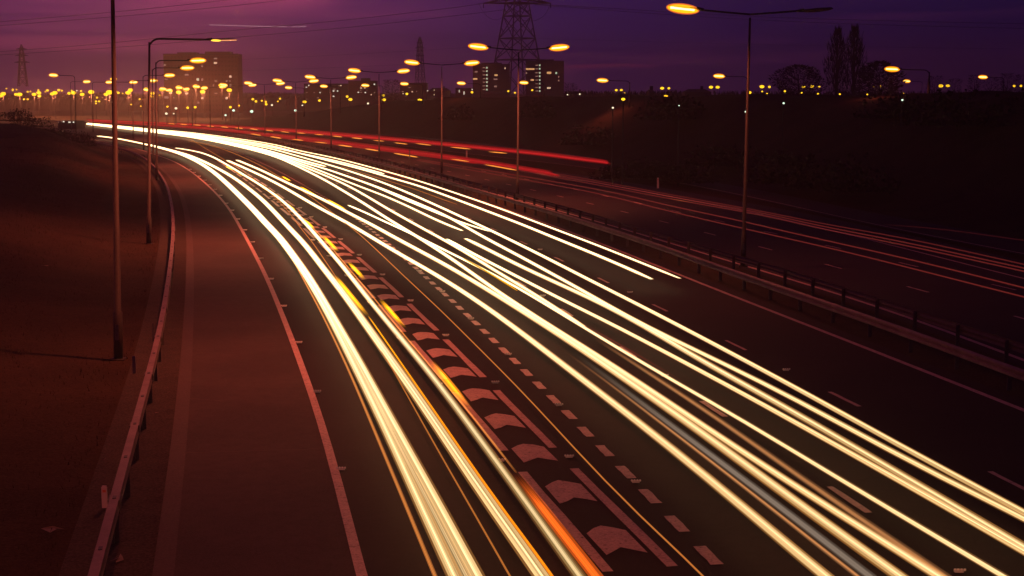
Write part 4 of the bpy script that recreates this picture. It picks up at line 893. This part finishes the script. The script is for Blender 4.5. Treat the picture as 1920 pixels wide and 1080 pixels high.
trail(H_, 'bronze strand fanning off below the golden strands, merging lower right', [(1105, 628), (1150, 655), (1190, 683), (1225, 706), (1275, 737), (1325, 771), (1375, 803), (1415, 831), (1461, 869), (1521, 910), (1582, 954), (1640, 992), (1720, 1044), (1770, 1078)], hw=.07, ns=6, tone='brown', ext=12, seed=38, fade0=10, far=False, bright=1.2)
trail('tail_light_trail', 'thin dark red stripe above the golden fan in the middle of the road', [(1060, 590), (1110, 616), (1170, 650), (1220, 679), (1270, 708), (1320, 738)], z=.9, hw=.03, ns=3, tone='dimred', bright=2.2, seed=39, group='red tail light trails', far=False, fade0=8, fade1=12)
HG = far_band(233, 247.5, 256.8, 271, 289)
trail(H_, 'trail crossing obliquely in mid road to merge with the golden fan', HG+[(560, 309), (610, 329), (647.5, 345.5), (685, 366), (722.5, 389), (760, 410), (797.5, 431), (835, 451), (872.5, 472.5), (910, 496), (952.5, 522), (1000, 549), (1050, 583), (1095, 612)], hw=.12, seed=12, fade1=0)
HH = far_band(232.7, 246.8, 256, 269.5, 287)
trail(H_, 'trail ending in a rounded tip in mid road, third gap from the top', HH+[(560, 306), (585, 314), (635, 334), (672.5, 349), (722.5, 367.5), (772.5, 390), (822.5, 415), (867, 432.5)], hw=.11, seed=13)
H2 = far_band(232.3, 246, 254.5, 267.5, 284)
trail(H_, 'trail whose tip ends against its right-hand neighbour in mid road', H2+[(560, 302.5), (610, 316), (660, 333.5), (710, 352), (760, 375), (810, 395), (860, 416), (917, 433.5)], hw=.10, seed=14)
trail(H_, 'long trail through the middle of the main carriageway, between two blunt tips', H2+[(560, 302.5), (610, 316), (660, 333.5), (710, 351), (760, 371), (800, 388), (840, 405), (890, 435), (940, 462), (990, 488), (1040, 516), (1090, 542.5), (1125, 563), (1175, 592.5), (1225, 619), (1275, 642.5), (1325, 665), (1375, 690), (1425, 715), (1475, 739), (1525, 763), (1580, 794), (1612, 815), (1672, 849.5), (1733, 880), (1793, 910), (1853.6, 940), (1925, 974)], hw=.125, ext=22, seed=15)
trail(H_, 'trail starting at a rounded tip right of the mid-road trail end', [(872.5, 447), (915, 467.5), (965, 494), (1015, 517.5), (1065, 540), (1115, 562), (1165, 588), (1215, 613), (1250, 638), (1300, 667.5), (1350, 696), (1400, 723), (1450, 751), (1500, 777.5), (1551.5, 807), (1612, 845), (1672, 881), (1733, 915), (1793, 949), (1853.6, 985.5), (1925, 1029)], hw=.14, ext=20, seed=16)
trail(H_, 'trail starting at a blunt tip and running below the rounded-tip trail', [(837.5, 448), (890, 477.5), (940, 503), (990, 529), (1040, 555), (1090, 580), (1140, 603.5), (1190, 629), (1250, 662), (1300, 688), (1350, 715), (1400, 742), (1450, 768), (1500, 795), (1521, 809), (1582, 844), (1642, 877), (1702.5, 909), (1763, 943), (1823, 976), (1884, 1011), (1930, 1040)], hw=.12, ext=20, seed=17)
H1 = far_band(231.8, 245, 252.8, 265, 279.5)
trail(H_, 'rightmost long trail, leaving the picture at the right edge above its neighbours', H1+[(560, 293), (635, 314), (710, 339), (760, 359), (810, 381), (860, 404), (910, 427), (960, 451), (990, 466), (1040, 491), (1090, 517), (1140, 542.5), (1190, 567), (1240, 593), (1315, 632), (1375, 664), (1425, 691), (1475, 717), (1525, 744), (1588, 779), (1642, 810), (1702.5, 844), (1763, 878), (1823, 909), (1884, 942), (1925, 963)], hw=.13, ext=22, seed=18)
HD2 = far_band(231.2, 243.8, 250.5, 261.5, 273.5)
trail(H_, 'second trail from the reserve, ending in a split tip', HD2+[(560, 287), (635, 306), (685, 319), (735, 334), (785, 348), (835, 366), (885, 385), (935, 404), (985, 423), (1035, 444), (1090, 466), (1165, 497), (1222.5, 523.5)], hw=.12, seed=19)
HD1 = far_band(230.6, 242.5, 249, 258.8, 270)
trail(H_, 'trail nearest the reserve, ending at a thin tip beside the edge line', HD1+[(560, 282.5), (610, 292), (660, 304), (710, 317.5), (760, 331.5), (810, 347), (860, 364), (910, 381), (960, 399), (1040, 429.5), (1115, 457.5), (1190, 487.5), (1275, 522)], hw=.10, seed=20)
trail(H_, 'extra white trail thickening the upper edge of the dense far band', far_band(231.5, 244.6, 252, 263, 276.5)+[(560, 287), (610, 297), (660, 309), (720, 326)], hw=.13, seed=21)
trail(H_, 'extra white trail in the heart of the dense far band', far_band(232.5, 246.3, 255, 268.5, 285)+[(560, 299), (610, 312)], hw=.13, seed=22)
trail('headlight_trail', 'hair-thin pink trail inside the outermost pair of white trails', [(640, 312), (720, 337), (780, 355), (835, 376), (857, 383)], hw=.016, ns=3, tone='orange', bright=.8, seed=44, group='amber and orange trails')
# red trails
up0 = [(166, 225.8), (290, 231), (390, 235.5), (497, 243), (560, 247), (621, 252.5), (712, 260), (829, 271), (971, 285), (1040, 293), (1075, 298), (1142, 306)]
for k, dy in enumerate((-5.2, -3.2, -1.2, .8, 2.8)):
    pts = [(x+(k-2)*2, y+dy*(.35 if x < 300 else .7 if x < 560 else 1)) for x, y in up0]
    trail('tail_light_trail', f'red tail light trail of the upper band, {ORD[k]} from the top', pts, z=.8, hw=.115, ns=5, tone='red', bright=(.55, .9, 1.0, .85, .35)[k], seed=50+k, group='red tail light trails')
lo0 = [(168, 227.5), (290, 234.2), (390, 240), (497, 252), (560, 259), (621, 266), (690, 275), (767.5, 285), (829, 293), (895, 303), (971, 315), (1035, 326), (1048, 328.5)]
for k, dy in enumerate((-4, -2, 0, 2, 4)):
    pts = [(x, y+dy*(.3 if x < 300 else .6 if x < 560 else 1)) for x, y in lo0]
    if k in (0, 1): pts = pts[:-1]
    if k == 4: pts = pts[:-3]
    trail('tail_light_trail', f'red tail light trail of the lower band, {ORD[k]} from the top', pts, z=.8, hw=.11, ns=5, tone='red', bright=(.45, .8, 1.0, .95, .5)[k], seed=60+k, group='red tail light trails')
dims = [([(1035, 324), (1150, 344.5), (1250, 364), (1390, 389), (1480, 406), (1540, 420), (1640, 436), (1740, 455), (1840, 478), (1925, 497)], 'uppermost'), ([(1040, 328), (1150, 348), (1250, 368), (1390, 392), (1480, 410), (1540, 425), (1640, 443), (1740, 463), (1840, 486), (1925, 504)], 'second'), ([(1000, 325), (1150, 352), (1250, 372), (1390, 396), (1480, 414), (1540, 430), (1640, 448), (1740, 469), (1840, 491), (1925, 510)], 'third'),
        ([(780, 298), (900, 317), (1000, 334), (1150, 360), (1250, 385), (1390, 414), (1480, 436), (1590, 460), (1740, 494), (1925, 541)], 'fourth'), ([(780, 300), (900, 322), (1000, 340), (1125, 362.5), (1250, 395), (1375, 424), (1480, 448), (1590, 472.5), (1740, 511), (1925, 558)], 'lowest')]
for k, (pts, wd) in enumerate(dims):
    trail('tail_light_trail', f'{wd} of the dim red trails on the dark far carriageway', pts, z=.8, hw=.05, ns=3, tone='dimred', bright=(.75, 1.0, 1.0, 1.15, 1.0)[k], seed=70+k, ext=20, group='dim red trails of the far carriageway')
trail('tail_light_trail', 'warm bright stretch on a dim red trail of the far carriageway', [(1250, 371.5), (1275, 376), (1305, 381)], z=.82, hw=.05, ns=3, tone='orange', bright=.8, seed=79, fade0=8, fade1=8, group='red tail light trails')
trail('tail_light_trail', 'faint red trail curving behind the bushes at the far right', [(1655, 421), (1727, 422), (1815, 436), (1925, 452)], z=.9, hw=.05, ns=3, tone='dimred', bright=.22, seed=78, ext=10, group='dim red trails of the far carriageway')
fl_lo = [((590, 266), (612.5, 268.5)), ((635, 272), (660, 275.5)), ((685, 278.8), (710, 283)), ((739, 287.5), (783, 295)), ((846, 298.3), (879, 303)), ((910, 308.8), (969, 319.5)), ((470, 250.8), (489, 254)), ((507, 256), (527, 259.5)), ((548, 261), (568, 263.5))]
fl_up = [((590, 251.8), (606, 253)), ((624, 255), (641, 257)), ((660, 258.3), (679, 260.5)), ((700, 263), (720, 265)), ((740, 267.5), (764, 270.5)), ((780, 269), (808, 272.5)), ((845, 275.8), (882, 279.5)), ((917, 284.5), (950, 287.5)), ((557, 249), (573, 250.5)), ((527, 246.5), (541, 248.5)), ((498, 244), (512, 246)), ((469, 241.5), (483, 243.5)), ((441, 239.5), (455, 241)), ((414, 237.5), (428, 239)), ((388, 236), (401, 237.3)), ((363, 234), (376, 235.2)), ((338, 232.5), (350, 234)), ((315, 231.3), (327, 232.8))]
fl_lo.sort(); fl_up.sort()
for grp, L in (('lower', fl_lo), ('upper', fl_up)):
    for k, (a, b) in enumerate(L):
        a, b = np.array(a), np.array(b)
        trail('indicator_flash', f'short orange flash in the {grp} red band, {ORD[k]} from the left', [a, (a+b)/2+np.array([0, -.2]), b], z=1.0, hw=.06, ns=3, tone='yellow', seed=100+k, group=f'orange flashes in the {grp} red band')

# ------------------------------------------------------------------ haze in the air
def haze(density, aniso=.55):
    m = bpy.data.materials.new('haze'); m.use_nodes = True; t = NT(m.node_tree)
    v = t.add('ShaderNodeVolumePrincipled', ins={'Color': (.95, .78, .72, 1), 'Density': density, 'Anisotropy': aniso})
    t.add('ShaderNodeOutputMaterial', ins={1: v.outputs[0]})
    g = G(); g.box((0, 1600, 56), (8200, 4000, 122)); o = g.build('haze', m); tag(o, kind='stuff'); return o
haze(.00038)
